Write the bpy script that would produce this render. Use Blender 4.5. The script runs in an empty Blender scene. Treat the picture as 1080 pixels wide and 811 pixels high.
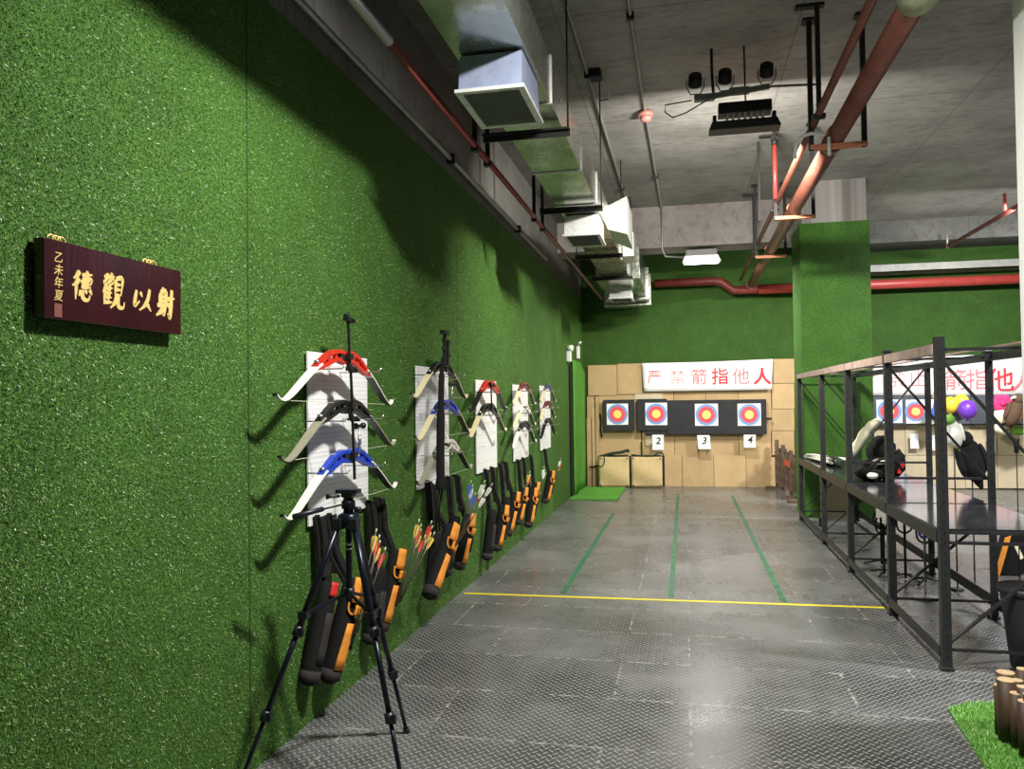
import bpy, bmesh, math, random
import numpy as np
from mathutils import Vector, Matrix, Quaternion
random.seed(7)
SC = bpy.context.scene
COL = SC.collection
PI = math.pi

# ------------------------------------------------------------------ materials
def lin(c):
    c = c / 255.0
    return c / 12.92 if c <= 0.04045 else ((c + 0.055) / 1.055) ** 2.4
def rgb(r, g, b): return (lin(r), lin(g), lin(b), 1.0)

class NT:
    """small node-tree writer"""
    def __init__(s, name):
        s.m = bpy.data.materials.new(name); s.m.use_nodes = True
        s.t = s.m.node_tree; s.t.nodes.clear()
        s.out = s.t.nodes.new('ShaderNodeOutputMaterial')
        s.b = s.t.nodes.new('ShaderNodeBsdfPrincipled')
        s.t.links.new(s.b.outputs[0], s.out.inputs[0])
        s.tc = None
    def n(s, typ, **kw):
        nd = s.t.nodes.new(typ)
        for k, v in kw.items():
            if hasattr(nd, k): setattr(nd, k, v)
        return nd
    def l(s, a, b): s.t.links.new(a, b)
    def co(s):
        if s.tc is None: s.tc = s.n('ShaderNodeTexCoord')
        return s.tc.outputs['Object']
    def noise(s, scale, detail=3, rough=.6, vec=None, stretch=None):
        nd = s.n('ShaderNodeTexNoise'); nd.inputs['Scale'].default_value = scale
        nd.inputs['Detail'].default_value = detail; nd.inputs['Roughness'].default_value = rough
        v = vec or s.co()
        if stretch:
            mp = s.n('ShaderNodeMapping'); mp.inputs['Scale'].default_value = stretch
            s.l(v, mp.inputs[0]); v = mp.outputs[0]
        s.l(v, nd.inputs['Vector'])
        return nd.outputs['Fac']
    def math(s, op, a, b=None, c=None):
        nd = s.n('ShaderNodeMath', operation=op)
        for i, v in enumerate((a, b, c)):
            if v is None: continue
            if isinstance(v, (int, float)): nd.inputs[i].default_value = v
            else: s.l(v, nd.inputs[i])
        return nd.outputs[0]
    def ramp(s, fac, stops):
        nd = s.n('ShaderNodeValToRGB'); e = nd.color_ramp.elements
        while len(e) < len(stops): e.new(0.5)
        for i, (p, c) in enumerate(stops): e[i].position = p; e[i].color = c
        s.l(fac, nd.inputs[0]); return nd.outputs[0]
    def mix(s, fac, a, b, mode='MIX'):
        nd = s.n('ShaderNodeMix', data_type='RGBA', blend_type=mode)
        for i, v in ((0, fac), (6, a), (7, b)):
            if isinstance(v, (int, float)): nd.inputs[i].default_value = v
            elif isinstance(v, tuple): nd.inputs[i].default_value = v
            else: s.l(v, nd.inputs[i])
        return nd.outputs[2]
    def bump(s, h, strength=.3, dist=.01):
        nd = s.n('ShaderNodeBump'); nd.inputs['Strength'].default_value = strength
        nd.inputs['Distance'].default_value = dist
        s.l(h, nd.inputs['Height']); s.l(nd.outputs[0], s.b.inputs['Normal'])
    def color(s, c):
        if isinstance(c, tuple): s.b.inputs['Base Color'].default_value = c
        else: s.l(c, s.b.inputs['Base Color'])
    def set(s, rough=.6, metal=0, spec=None):
        s.b.inputs['Roughness'].default_value = rough; s.b.inputs['Metallic'].default_value = metal
        if spec is not None: s.b.inputs['Specular IOR Level'].default_value = spec

def shade(c, k): return (c[0] * k, c[1] * k, c[2] * k, 1)
def simple(name, c, rough=.6, metal=0, var=.15, scale=25, bump=0, bscale=None, spec=None):
    t = NT(name); f = t.noise(scale, 4)
    t.color(t.ramp(f, [(.3, shade(c, 1 - var)), (.7, shade(c, 1 + var))]))
    t.set(rough, metal, spec)
    if bump: t.bump(t.noise(bscale or scale * 4, 3), bump, .004)
    return t.m
def emit(name, c, strength):
    t = NT(name); t.color((.8, .8, .8, 1)); t.b.inputs['Emission Color'].default_value = c
    t.b.inputs['Emission Strength'].default_value = strength
    return t.m

M = {}
# turf backing
SEAMS = (-.13, 3.19, 6.515, 9.84)
def turf_mat(name, lo, mid, hi, bumpk=.9, seams=None):
    t = NT(name)
    a = t.noise(85, 4, .75); b = t.noise(3.0, 3, .6); c2 = t.noise(260, 2, .7)
    f = t.math('ADD', t.math('MULTIPLY', a, .72), t.math('MULTIPLY', c2, .28))
    col = t.ramp(f, [(.36, lo), (.5, mid), (.64, hi)])
    col = t.mix(.35, col, t.ramp(b, [(.35, (.45, .45, .45, 1)), (.65, (1, 1, 1, 1))]), 'MULTIPLY')
    # faint seams between the strips of turf, every 2 m along the wall
    sx = t.n('ShaderNodeSeparateXYZ'); t.l(t.co(), sx.inputs[0])
    if seams:
        m_ = None
        for ys in seams:
            k_ = t.math('LESS_THAN', t.math('ABSOLUTE', t.math('SUBTRACT', sx.outputs[1], ys)), .007)
            m_ = k_ if m_ is None else t.math('MAXIMUM', m_, k_)
        col = t.mix(t.math('MULTIPLY', m_, .65), col, rgb(16, 30, 10))
    t.color(col); t.set(.75, 0, .25)
    t.bump(f, bumpk, .02)
    return t.m
M['turf'] = turf_mat('artificial_turf', rgb(34, 60, 20), rgb(72, 116, 40), rgb(112, 158, 70), .9, SEAMS)
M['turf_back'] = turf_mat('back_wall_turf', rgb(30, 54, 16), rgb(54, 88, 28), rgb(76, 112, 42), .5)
M['turf_mat'] = turf_mat('bright_turf', rgb(60, 120, 36), rgb(96, 168, 60), rgb(140, 205, 90))
M['turf_column'] = turf_mat('column_turf', rgb(36, 68, 22), rgb(70, 118, 40), rgb(100, 150, 62), .5)
def blade_mat(name, c1, c2, c3):
    t = NT(name)
    g = t.n('ShaderNodeNewGeometry')
    col = t.ramp(g.outputs['Random Per Island'], [(0, c1), (.55, c2), (1, c3)])
    t.color(col); t.set(.38, 0, .5)
    return t.m
M['blade'] = blade_mat('turf_blades', rgb(40, 72, 24), rgb(80, 126, 46), rgb(156, 188, 112))
M['blade_bright'] = blade_mat('bright_turf_blades', rgb(92, 142, 60), rgb(132, 188, 86), rgb(184, 224, 140))

# concrete ceiling with board marks and stains
def concrete(name, base, var=.3, lines=True):
    t = NT(name)
    big = t.noise(1.1, 5, .65); mid = t.noise(7, 5, .7, stretch=(1.0, 2.6, 1)); fine = t.noise(55, 3)
    col = t.ramp(big, [(.3, shade(base, 1 - var)), (.7, shade(base, 1 + var * .7))])
    col = t.mix(.55, col, t.ramp(mid, [(.34, (.45, .45, .44, 1)), (.5, (.95, .95, .95, 1)), (.75, (1, 1, 1, 1))]), 'MULTIPLY')
    # dark blotches
    bl = t.noise(2.2, 4, .7, stretch=(1, 2.8, 1))
    col = t.mix(t.math('MULTIPLY', t.ramp(bl, [(.60, (0, 0, 0, 1)), (.70, (1, 1, 1, 1))]), .55), col, shade(base, .4))
    if lines:
        sx = t.n('ShaderNodeSeparateXYZ'); t.l(t.co(), sx.inputs[0])
        ly = t.math('LESS_THAN', t.math('ABSOLUTE', t.math('SUBTRACT', t.math('FRACT', t.math('MULTIPLY', sx.outputs[1], .42)), .5)), .004)
        lx = t.math('LESS_THAN', t.math('ABSOLUTE', t.math('SUBTRACT', t.math('FRACT', t.math('MULTIPLY', sx.outputs[0], .55)), .5)), .004)
        ln = t.math('MULTIPLY', t.math('MAXIMUM', ly, lx), .5)
        col = t.mix(ln, col, shade(base, .35))
    t.color(col); t.set(.85, 0, .3)
    t.bump(t.math('ADD', mid, t.math('MULTIPLY', fine, .4)), .25, .02)
    return t.m
M['concrete'] = concrete('ceiling_concrete', rgb(164, 161, 155))
M['concrete_dark'] = concrete('shaded_concrete', rgb(112, 111, 106))  # same stained concrete as the ceiling, with shade put into a darker base
M['beam'] = concrete('beam_concrete', rgb(168, 160, 156), .22, False)

# floor: tear-drop tread rubber/steel mats
def floor_mat():
    t = NT('tread_plate_floor')
    sx = t.n('ShaderNodeSeparateXYZ'); t.l(t.co(), sx.inputs[0])
    X, Y = sx.outputs[0], sx.outputs[1]
    P = 1 / .048
    def lozenge(ox, oy, d):
        # cell centred coordinates
        u = t.math('SUBTRACT', t.math('FRACT', t.math('ADD', t.math('MULTIPLY', X, P), ox)), .5)
        v = t.math('SUBTRACT', t.math('FRACT', t.math('ADD', t.math('MULTIPLY', Y, P), oy)), .5)
        a = t.math('MULTIPLY', t.math('ADD', u, t.math('MULTIPLY', v, d)), .7071)
        b = t.math('MULTIPLY', t.math('SUBTRACT', u, t.math('MULTIPLY', v, d)), .7071)
        r = t.math('ADD', t.math('POWER', t.math('DIVIDE', a, .36), 2), t.math('POWER', t.math('DIVIDE', b, .105), 2))
        return t.math('SUBTRACT', 1, t.math('MINIMUM', r, 1))
    tread = t.math('MAXIMUM', lozenge(0, 0, 1), lozenge(.5, .5, -1))
    # mats 1.2 x 0.62 m, every second row shifted
    row = t.math('FLOOR', t.math('MULTIPLY', Y, 1 / .62))
    fy = t.math('FRACT', t.math('MULTIPLY', Y, 1 / .62))
    xs = t.math('ADD', t.math('MULTIPLY', X, 1 / 1.25), t.math('MULTIPLY', t.math('MODULO', row, 2), .32))
    fx = t.math('FRACT', xs); cx = t.math('FLOOR', xs)
    sy = t.math('GREATER_THAN', t.math('ABSOLUTE', t.math('SUBTRACT', fy, .5)), .486)
    sxx = t.math('GREATER_THAN', t.math('ABSOLUTE', t.math('SUBTRACT', fx, .5)), .494)
    seam = t.math('MAXIMUM', sy, sxx)
    wn = t.n('ShaderNodeTexWhiteNoise', noise_dimensions='2D')
    cmb = t.n('ShaderNodeCombineXYZ'); t.l(cx, cmb.inputs[0]); t.l(row, cmb.inputs[1]); t.l(cmb.outputs[0], wn.inputs['Vector'])
    big = t.noise(1.0, 5, .65); sm = t.noise(9, 4, .6)
    base = t.ramp(big, [(.3, rgb(62, 63, 63)), (.5, rgb(92, 93, 92)), (.72, rgb(128, 128, 126))])
    base = t.mix(.5, base, t.ramp(wn.outputs['Value'], [(0, (.45, .45, .45, 1)), (1, (1, 1, 1, 1))]), 'MULTIPLY')
    base = t.mix(.35, base, t.ramp(sm, [(.35, (.5, .5, .5, 1)), (.65, (1, 1, 1, 1))]), 'MULTIPLY')
    tr = t.math('MULTIPLY', t.math('GREATER_THAN', tread, .05), .7)
    col = t.mix(tr, base, rgb(168, 168, 164))
    dust = t.ramp(t.noise(16, 4, .7), [(.40, rgb(40, 40, 40)), (.5, rgb(130, 130, 125)), (.62, rgb(205, 203, 196))])
    col = t.mix(t.math('MULTIPLY', seam, .5), col, dust)
    t.color(col); t.set(.4, .0, .6)
    t.l(t.ramp(big, [(.3, (.2, .2, .2, 1)), (.7, (.36, .36, .36, 1))]), t.b.inputs['Roughness'])
    t.bump(t.math('SUBTRACT', tread, t.math('MULTIPLY', seam, .8)), .55, .004)
    return t.m
M['floor'] = floor_mat()

def pegboard_mat():
    t = NT('white_pegboard')
    sx = t.n('ShaderNodeSeparateXYZ'); t.l(t.co(), sx.inputs[0])
    u = t.math('SUBTRACT', t.math('FRACT', t.math('MULTIPLY', sx.outputs[1], 40)), .5)
    v = t.math('SUBTRACT', t.math('FRACT', t.math('MULTIPLY', sx.outputs[2], 40)), .5)
    r = t.math('ADD', t.math('MULTIPLY', u, u), t.math('MULTIPLY', v, v))
    hole = t.math('LESS_THAN', r, .045)
    w = t.math('ABSOLUTE', t.math('SUBTRACT', t.math('FRACT', t.math('MULTIPLY', sx.outputs[2], 11)), .5))
    line = t.math('GREATER_THAN', w, .47)
    col = t.mix(t.math('MULTIPLY', hole, .35), rgb(240, 241, 238), rgb(90, 90, 90))
    col = t.mix(t.math('MULTIPLY', line, .2), col, rgb(130, 130, 130))
    t.color(col); t.set(.5)
    return t.m
M['pegboard'] = pegboard_mat()

def cardboard(name, c):
    t = NT(name)
    oi = t.n('ShaderNodeObjectInfo')
    f = t.noise(3, 4, .6); g = t.noise(40, 2, .5, stretch=(1, 1, .08))
    col = t.ramp(f, [(.3, shade(c, .88)), (.7, shade(c, 1.06))])
    col = t.mix(.1, col, t.ramp(g, [(.35, (.75, .75, .75, 1)), (.6, (1, 1, 1, 1))]), 'MULTIPLY')
    col = t.mix(.6, col, t.ramp(oi.outputs['Random'], [(0, (.78, .76, .74, 1)), (1, (1, 1, 1, 1))]), 'MULTIPLY')
    t.color(col); t.set(.8, 0, .25); return t.m
M['card'] = cardboard('brown_cardboard', rgb(198, 168, 124))
M['card_pale'] = cardboard('pale_cardboard', rgb(206, 190, 160))
M['canvas'] = simple('beige_canvas', rgb(205, 178, 130), .9, 0, .08, 12, .3, 300)

def wood(name, c1, c2, scale=9):
    t = NT(name)
    f = t.noise(scale, 5, .6, stretch=(1, 1, .12))
    t.color(t.ramp(f, [(.3, c1), (.7, c2)])); t.set(.6); t.bump(f, .3, .01); return t.m
M['log'] = wood('log_bark', rgb(52, 36, 24), rgb(92, 68, 44))
M['log_end'] = simple('log_cut_end', rgb(214, 186, 144), .8, 0, .12, 40)
M['dark_wood'] = wood('weathered_wood', rgb(58, 44, 34), rgb(110, 88, 68))
M['plaque'] = wood('dark_red_lacquer', rgb(34, 9, 13), rgb(52, 15, 20), 5)
M['plaque'].node_tree.nodes['Principled BSDF'].inputs['Roughness'].default_value = .22
M['plaque_edge'] = simple('black_lacquer', rgb(20, 10, 12), .3)
M['gold'] = simple('gold_leaf', rgb(236, 208, 128), .38, .35, .12, 60)
M['seal'] = simple('worn_seal', rgb(112, 58, 50), .6, 0, .45, 400)
M['black_metal'] = simple('black_painted_steel', rgb(34, 35, 37), .45, .2, .2, 30)
M['rack_metal'] = simple('rack_steel', rgb(48, 49, 50), .42, .3, .25, 18)
M['rack_beam'] = simple('worn_beam', rgb(188, 162, 152), .55, .1, .25, 12)
M['tripod'] = simple('tripod_black', rgb(24, 27, 40), .3, .5, .15, 30)
M['tripod_plastic'] = simple('tripod_plastic', rgb(22, 24, 32), .4)
M['steel'] = simple('chrome_steel', rgb(190, 190, 190), .28, .9, .05)
M['black_fabric'] = simple('black_nylon', rgb(22, 21, 21), .85, 0, .3, 60, .4, 300, .3)
M['grey_fabric'] = simple('dark_mesh_fabric', rgb(46, 42, 40), .85, 0, .25, 80, .4, 300)
M['orange'] = simple('orange_nylon', rgb(236, 150, 52), .75, 0, .12, 40, .3, 300)
M['red_tag'] = simple('red_tag', rgb(206, 44, 40), .5)
M['white'] = simple('white_paint', rgb(232, 232, 226), .5, 0, .04)
M['limb_white'] = simple('white_limb', rgb(236, 232, 218), .35, 0, .04)
M['limb_cream'] = simple('cream_limb', rgb(232, 218, 176), .35, 0, .05)
M['limb_grey'] = simple('olive_grey_limb', rgb(150, 146, 126), .35, 0, .06)
M['limb_black'] = simple('black_limb', rgb(30, 30, 30), .35)
M['limb_back'] = simple('dark_limb_face', rgb(44, 46, 42), .3)
M['riser_red'] = simple('red_riser', rgb(214, 48, 36), .35, .2)
M['riser_blue'] = simple('blue_riser', rgb(34, 68, 190), .35, .2)
M['riser_black'] = simple('black_riser', rgb(28, 28, 30), .4, .2)
M['riser_maroon'] = simple('maroon_riser', rgb(120, 46, 40), .4, .2)
M['riser_white'] = simple('white_riser', rgb(226, 222, 214), .4)
M['riser_steel'] = simple('blue_grey_riser', rgb(70, 86, 112), .4, .2)
M['string'] = simple('bowstring', rgb(196, 196, 170), .7)
M['vane_red'] = simple('red_vane', rgb(206, 58, 52), .6)
M['vane_yellow'] = simple('yellow_vane', rgb(238, 204, 88), .6)
M['vane_white'] = simple('white_vane', rgb(240, 238, 226), .6)
M['vane_blue'] = simple('blue_vane', rgb(66, 112, 212), .6)
M['shaft'] = simple('arrow_shaft', rgb(96, 92, 82), .35, .3)
M['nock'] = simple('pale_green_nock', rgb(196, 226, 160), .5)
M['pipe_red'] = simple('red_oxide_pipe', rgb(114, 66, 54), .4, .1, .22, 9)
M['pipe_bright'] = simple('bright_red_pipe', rgb(176, 68, 62), .42, .1, .14, 9)
M['pipe_dark'] = simple('dull_red_pipe', rgb(118, 48, 42), .5, .1, .2, 9)
M['pipe_green'] = simple('pale_green_coupling', rgb(146, 150, 120), .6, .2, .3, 20)
M['orange_steel'] = simple('orange_clamp', rgb(206, 130, 96), .5, .2)
M['conduit'] = simple('galvanised_conduit', rgb(168, 168, 162), .45, .5, .1)
M['dark_steel'] = simple('dark_hanger_steel', rgb(36, 34, 33), .55, .3)
M['tape_yellow'] = simple('yellow_tape', rgb(222, 204, 40), .5, 0, .1, 14)
M['tape_green'] = simple('green_tape', rgb(44, 104, 70), .45, 0, .45, 9)
M['foam'] = simple('black_foam', rgb(38, 39, 41), .8, 0, .22, 7)
M['foam_grey'] = simple('slate_foam', rgb(78, 84, 92), .8, 0, .15, 7)
M['paper'] = simple('white_paper', rgb(240, 240, 238), .7, 0, .02)
M['ink'] = simple('black_ink', rgb(24, 24, 24), .7)
M['ring_blue'] = simple('target_blue', rgb(112, 156, 220), .7, 0, .04)
M['ring_red'] = simple('target_red', rgb(230, 84, 88), .7, 0, .04)
M['ring_gold'] = simple('target_gold', rgb(250, 218, 120), .7, 0, .04)
M['banner'] = simple('white_banner_cloth', rgb(240, 236, 234), .8, 0, .03, 4)
M['banner_red'] = simple('red_banner_ink', rgb(214, 60, 70), .8, 0, .1, 30)
M['banner_pink'] = simple('overexposed_red_ink', rgb(226, 124, 130), .8, 0, .3, 60)  # banner red made paler; glare on the overexposed lettering put into the colour
M['grille'] = simple('grille_grey', rgb(128, 129, 126), .55, .4)
M['grille_dark'] = simple('duct_inside', rgb(20, 20, 20), .9)
M['frame_white'] = simple('aluminium_frame', rgb(206, 208, 204), .4, .4)
M['screen_green'] = simple('dark_green_cloth', rgb(38, 52, 38), .9, 0, .2, 20)
M['plush_yellow'] = simple('yellow_rubber', rgb(240, 208, 62), .4, 0, .06)
M['plush_purple'] = simple('purple_rubber', rgb(112, 58, 182), .35, 0, .12, 6)
M['plush_pink'] = simple('pink_plush', rgb(226, 58, 122), .9, 0, .15, 60, .5)
M['plush_black'] = simple('black_plush', rgb(20, 19, 20), .95, 0, .3, 60, .6)
M['plush_brown'] = simple('brown_plush', rgb(92, 70, 50), .95, 0, .2, 60, .6)
M['plush_green'] = simple('green_plush', rgb(108, 156, 62), .95, 0, .2, 60, .6)
M['plush_white'] = simple('white_plush', rgb(232, 230, 216), .95, 0, .08, 60, .6)
M['plush_blue'] = simple('blue_plush', rgb(62, 104, 196), .95, 0, .2, 60, .6)
M['plush_cream'] = simple('cream_plush', rgb(244, 236, 200), .95, 0, .12, 30, .6)
M['beak'] = simple('yellow_beak', rgb(226, 180, 90), .5)
M['bin'] = simple('dark_bin_plastic', rgb(42, 44, 45), .5, 0, .1)
M['box_cream'] = simple('cream_panel', rgb(206, 190, 150), .7, 0, .1, 5)
M['net_orange'] = simple('orange_red_netting', rgb(206, 92, 60), .8, 0, .2, 60)
M['slit'] = simple('dark_door_gap', rgb(18, 20, 18), .9)
M['lamp_black'] = simple('black_lamp_housing', rgb(22, 22, 23), .45, .3)
M['lamp_lens'] = simple('pale_lens', rgb(220, 220, 216), .2)
M['lamp_glow'] = emit('lit_tube', (1, .97, .9, 1), 9)
M['alarm_pink'] = simple('faded_pink_plastic', rgb(206, 140, 128), .5)
M['tray'] = simple('dented_zinc_tray', rgb(150, 150, 142), .6, .2, .2, 6)
def stripe():
    t = NT('corrugated_column_wrap')
    sx = t.n('ShaderNodeSeparateXYZ'); t.l(t.co(), sx.inputs[0])
    f = t.noise(6, 3, .6, stretch=(1, 1, .02))
    t.color(t.ramp(f, [(.35, rgb(126, 122, 118)), (.65, rgb(176, 172, 168))])); t.set(.6); t.bump(f, .4, .02); return t.m
M['col_stripe'] = stripe()
def duct_mat():
    t = NT('galvanised_duct')
    f = t.noise(2.6, 4, .6); g = t.noise(22, 3, .6)
    t.color(t.ramp(f, [(.3, rgb(150, 156, 142)), (.7, rgb(198, 200, 190))]))
    t.l(t.ramp(g, [(.3, (.16, .16, .16, 1)), (.7, (.3, .3, .3, 1))]), t.b.inputs['Roughness'])
    t.b.inputs['Metallic'].default_value = .9
    t.bump(t.noise(1.7, 1, .4), .3, .05); return t.m
M['duct'] = duct_mat()
M['duct_film'] = simple('blue_film_on_steel', rgb(152, 162, 188), .35, .5, .12, 14)
def shelf_mat():
    t = NT('glossy_black_shelf')
    f = t.noise(14, 4, .6)
    t.color(t.ramp(f, [(.4, rgb(40, 41, 43)), (.7, rgb(66, 67, 70))])); t.set(.12, .1, .8); return t.m
M['shelf'] = shelf_mat()

# ------------------------------------------------------------------ mesh builder
class MB:
    def __init__(s): s.bm = bmesh.new(); s.mats = []; s.cur = 0
    def mat(s, m):
        if m not in s.mats: s.mats.append(m)
        s.cur = s.mats.index(m); return s
    def _f(s, vs, smooth=False):
        try:
            f = s.bm.faces.new(vs); f.material_index = s.cur; f.smooth = smooth; return f
        except ValueError: return None
    def box(s, c, d, R=None):
        c = Vector(c); vs = []
        for i in (-1, 1):
            for j in (-1, 1):
                for k in (-1, 1):
                    p = Vector((i * d[0] / 2, j * d[1] / 2, k * d[2] / 2))
                    if R: p = R @ p
                    vs.append(s.bm.verts.new(c + p))
        for q in ((0, 1, 3, 2), (4, 6, 7, 5), (0, 4, 5, 1), (2, 3, 7, 6), (0, 2, 6, 4), (1, 5, 7, 3)):
            s._f([vs[i] for i in q])
        return s
    def span(s, a, b):
        return s.box([(a[i] + b[i]) / 2 for i in range(3)], [abs(b[i] - a[i]) for i in range(3)])
    def bar(s, p, q, w, h, up=(0, 0, 1)):
        p, q = Vector(p), Vector(q); d = q - p; L = d.length; d.normalize()
        u = Vector(up)
        if abs(d.dot(u)) > .98: u = Vector((1, 0, 0))
        x = d.cross(u).normalized(); z = x.cross(d)
        R = Matrix((x, d, z)).transposed()
        return s.box((p + q) / 2, (w, L, h), R)
    def tube(s, pts, r, n=10, ry=None, cap=True, ref=(0, 0, 1)):
        """swept tube; r (and ry) may be lists"""
        pts = [Vector(p) for p in pts]; N = len(pts)
        rx = r if isinstance(r, (list, tuple)) else [r] * N
        r2 = rx if ry is None else (ry if isinstance(ry, (list, tuple)) else [ry] * N)
        rings = []; prev = None
        for i, p in enumerate(pts):
            t = (pts[min(i + 1, N - 1)] - pts[max(i - 1, 0)]).normalized()
            if prev is None:
                u = Vector(ref)
                if abs(t.dot(u)) > .95: u = Vector((1, 0, 0))
                a = (u - t * u.dot(t)).normalized()
            else: a = (prev - t * prev.dot(t)).normalized()
            prev = a; b = t.cross(a)
            rings.append([s.bm.verts.new(p + a * math.cos(2 * PI * k / n) * rx[i] + b * math.sin(2 * PI * k / n) * r2[i]) for k in range(n)])
        for i in range(N - 1):
            for k in range(n):
                s._f([rings[i][k], rings[i][(k + 1) % n], rings[i + 1][(k + 1) % n], rings[i + 1][k]], True)
        if cap:
            s._f(rings[0][::-1]); s._f(rings[-1])
        return s
    def sphere(s, c, r, n=14, m=9, R=None, top=None):
        c = Vector(c); rr = (r, r, r) if isinstance(r, (int, float)) else r
        rows = []
        for i in range(1, m):
            th = PI * i / m; row = []
            for k in range(n):
                ph = 2 * PI * k / n
                p = Vector((rr[0] * math.sin(th) * math.cos(ph), rr[1] * math.sin(th) * math.sin(ph), rr[2] * math.cos(th)))
                if R: p = R @ p
                row.append(s.bm.verts.new(c + p))
            rows.append(row)
        a = Vector((0, 0, rr[2])); b = Vector((0, 0, -rr[2]))
        if R: a = R @ a; b = R @ b
        a = s.bm.verts.new(c + a); b = s.bm.verts.new(c + b)
        for k in range(n):
            s._f([a, rows[0][k], rows[0][(k + 1) % n]], True)
            s._f([b, rows[-1][(k + 1) % n], rows[-1][k]], True)
            for i in range(len(rows) - 1):
                s._f([rows[i][k], rows[i + 1][k], rows[i + 1][(k + 1) % n], rows[i][(k + 1) % n]], True)
        return s
    def disc(s, c, r, axis, th=.002, n=32):
        c = Vector(c); a = Vector(axis).normalized()
        return s.tube([c, c + a * th], r, n)
    def prism(s, poly, off):
        """closed planar polygon (3-D points) pushed along off"""
        a = [s.bm.verts.new(Vector(p)) for p in poly]; b = [s.bm.verts.new(Vector(p) + Vector(off)) for p in poly]
        n = len(a); s._f(a[::-1]); s._f(b)
        for i in range(n): s._f([a[i], a[(i + 1) % n], b[(i + 1) % n], b[i]])
        return s
    def ribbon(s, pts, w, th, wdir=(1, 0, 0)):
        """strip of width w(list) along wdir, thickness th(list) normal to path"""
        pts = [Vector(p) for p in pts]; N = len(pts); wd = Vector(wdir).normalized()
        W = w if isinstance(w, (list, tuple)) else [w] * N
        T = th if isinstance(th, (list, tuple)) else [th] * N
        rings = []
        for i, p in enumerate(pts):
            t = (pts[min(i + 1, N - 1)] - pts[max(i - 1, 0)]).normalized()
            nrm = t.cross(wd).normalized()
            rings.append([s.bm.verts.new(p + wd * W[i] / 2 * a + nrm * T[i] / 2 * b) for a, b in ((-1, -1), (1, -1), (1, 1), (-1, 1))])
        for i in range(N - 1):
            for k in range(4):
                s._f([rings[i][k], rings[i][(k + 1) % 4], rings[i + 1][(k + 1) % 4], rings[i + 1][k]])
        s._f(rings[0][::-1]); s._f(rings[-1]); return s
    def grid(s, fn, nu, nv, th=None):
        """open sheet fn(u,v) -> point"""
        V = [[s.bm.verts.new(Vector(fn(i / nu, j / nv))) for j in range(nv + 1)] for i in range(nu + 1)]
        for i in range(nu):
            for j in range(nv): s._f([V[i][j], V[i + 1][j], V[i + 1][j + 1], V[i][j + 1]], True)
        return s
    def build(s, name, m=None, parent=None, bevel=0, solid=0):
        if m is not None and not s.mats: s.mats = [m]
        bmesh.ops.recalc_face_normals(s.bm, faces=s.bm.faces[:])
        if parent is not None:
            r = parent
            while r.parent: r = r.parent
            off = -Vector(r.location)
            if r.get('local'): off = Vector((0, 0, 0))
            bmesh.ops.translate(s.bm, verts=s.bm.verts[:], vec=off)
        me = bpy.data.meshes.new(name); s.bm.to_mesh(me); s.bm.free()
        for x in s.mats: me.materials.append(x)
        o = bpy.data.objects.new(name, me); COL.objects.link(o)
        if parent is not None: o.parent = parent
        if solid:
            md = o.modifiers.new('s', 'SOLIDIFY'); md.thickness = solid; md.offset = 0
        if bevel:
            md = o.modifiers.new('b', 'BEVEL'); md.width = bevel; md.segments = 2; md.limit_method = 'ANGLE'
        return o

def tag(o, label=None, cat=None, group=None, kind=None):
    if label: o['label'] = label
    if cat: o['category'] = cat
    if group: o['group'] = group
    if kind: o['kind'] = kind
    return o
def thing(name, label, cat, loc=(0, 0, 0), group=None, local=False, rx=0, rz=0, ry=0):
    o = bpy.data.objects.new(name, None); COL.objects.link(o)
    o.empty_display_size = .05
    o.location = loc; o.rotation_euler = (rx, ry, rz)
    if local: o['local'] = 1
    return tag(o, label, cat, group)
def struct(name, mb, m=None, label=None):
    o = mb.build(name, m); o['kind'] = 'structure'
    if label: o['label'] = label
    return o
def text_mesh(body, size, m, loc, rot, name, parent=None, extrude=.002, shear=0, offset=0, align='CENTER', sx=1):
    cu = bpy.data.curves.new('t', 'FONT'); cu.body = body; cu.size = size; cu.extrude = extrude
    cu.shear = shear; cu.offset = offset; cu.align_x = align; cu.align_y = 'CENTER'; cu.resolution_u = 3
    ob = bpy.data.objects.new('t', cu); COL.objects.link(ob)
    bpy.context.view_layer.update()
    dg = bpy.context.evaluated_depsgraph_get()
    me = bpy.data.meshes.new_from_object(ob.evaluated_get(dg))
    bpy.data.objects.remove(ob); bpy.data.curves.remove(cu)
    me.name = name; me.materials.clear(); me.materials.append(m)
    Mx = Matrix.Translation(Vector(loc)) @ rot.to_4x4() @ Matrix.Diagonal((sx, 1, 1, 1))
    if parent is not None:
        r = parent
        while r.parent: r = r.parent
        Mx = Matrix.Translation(-Vector(r.location)) @ Mx
    me.transform(Mx)
    o = bpy.data.objects.new(name, me); COL.objects.link(o)
    if parent is not None: o.parent = parent
    return o
ROT_LEFT = Matrix(((0, 0, 1), (1, 0, 0), (0, 1, 0)))      # text x->+Y, y->+Z, z->+X
ROT_BACK = Matrix(((1, 0, 0), (0, 0, -1), (0, 1, 0)))     # text x->+X, y->+Z, z->-Y

def smooth_path(pts, n=6):
    out = []
    P = [Vector(p) for p in pts]
    for i in range(len(P) - 1):
        p0 = P[max(i - 1, 0)]; p1 = P[i]; p2 = P[i + 1]; p3 = P[min(i + 2, len(P) - 1)]
        for k in range(n):
            t = k / n
            out.append(.5 * ((2 * p1) + (-p0 + p2) * t + (2 * p0 - 5 * p1 + 4 * p2 - p3) * t * t + (-p0 + 3 * p1 - 3 * p2 + p3) * t ** 3))
    out.append(P[-1]); return out

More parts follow.
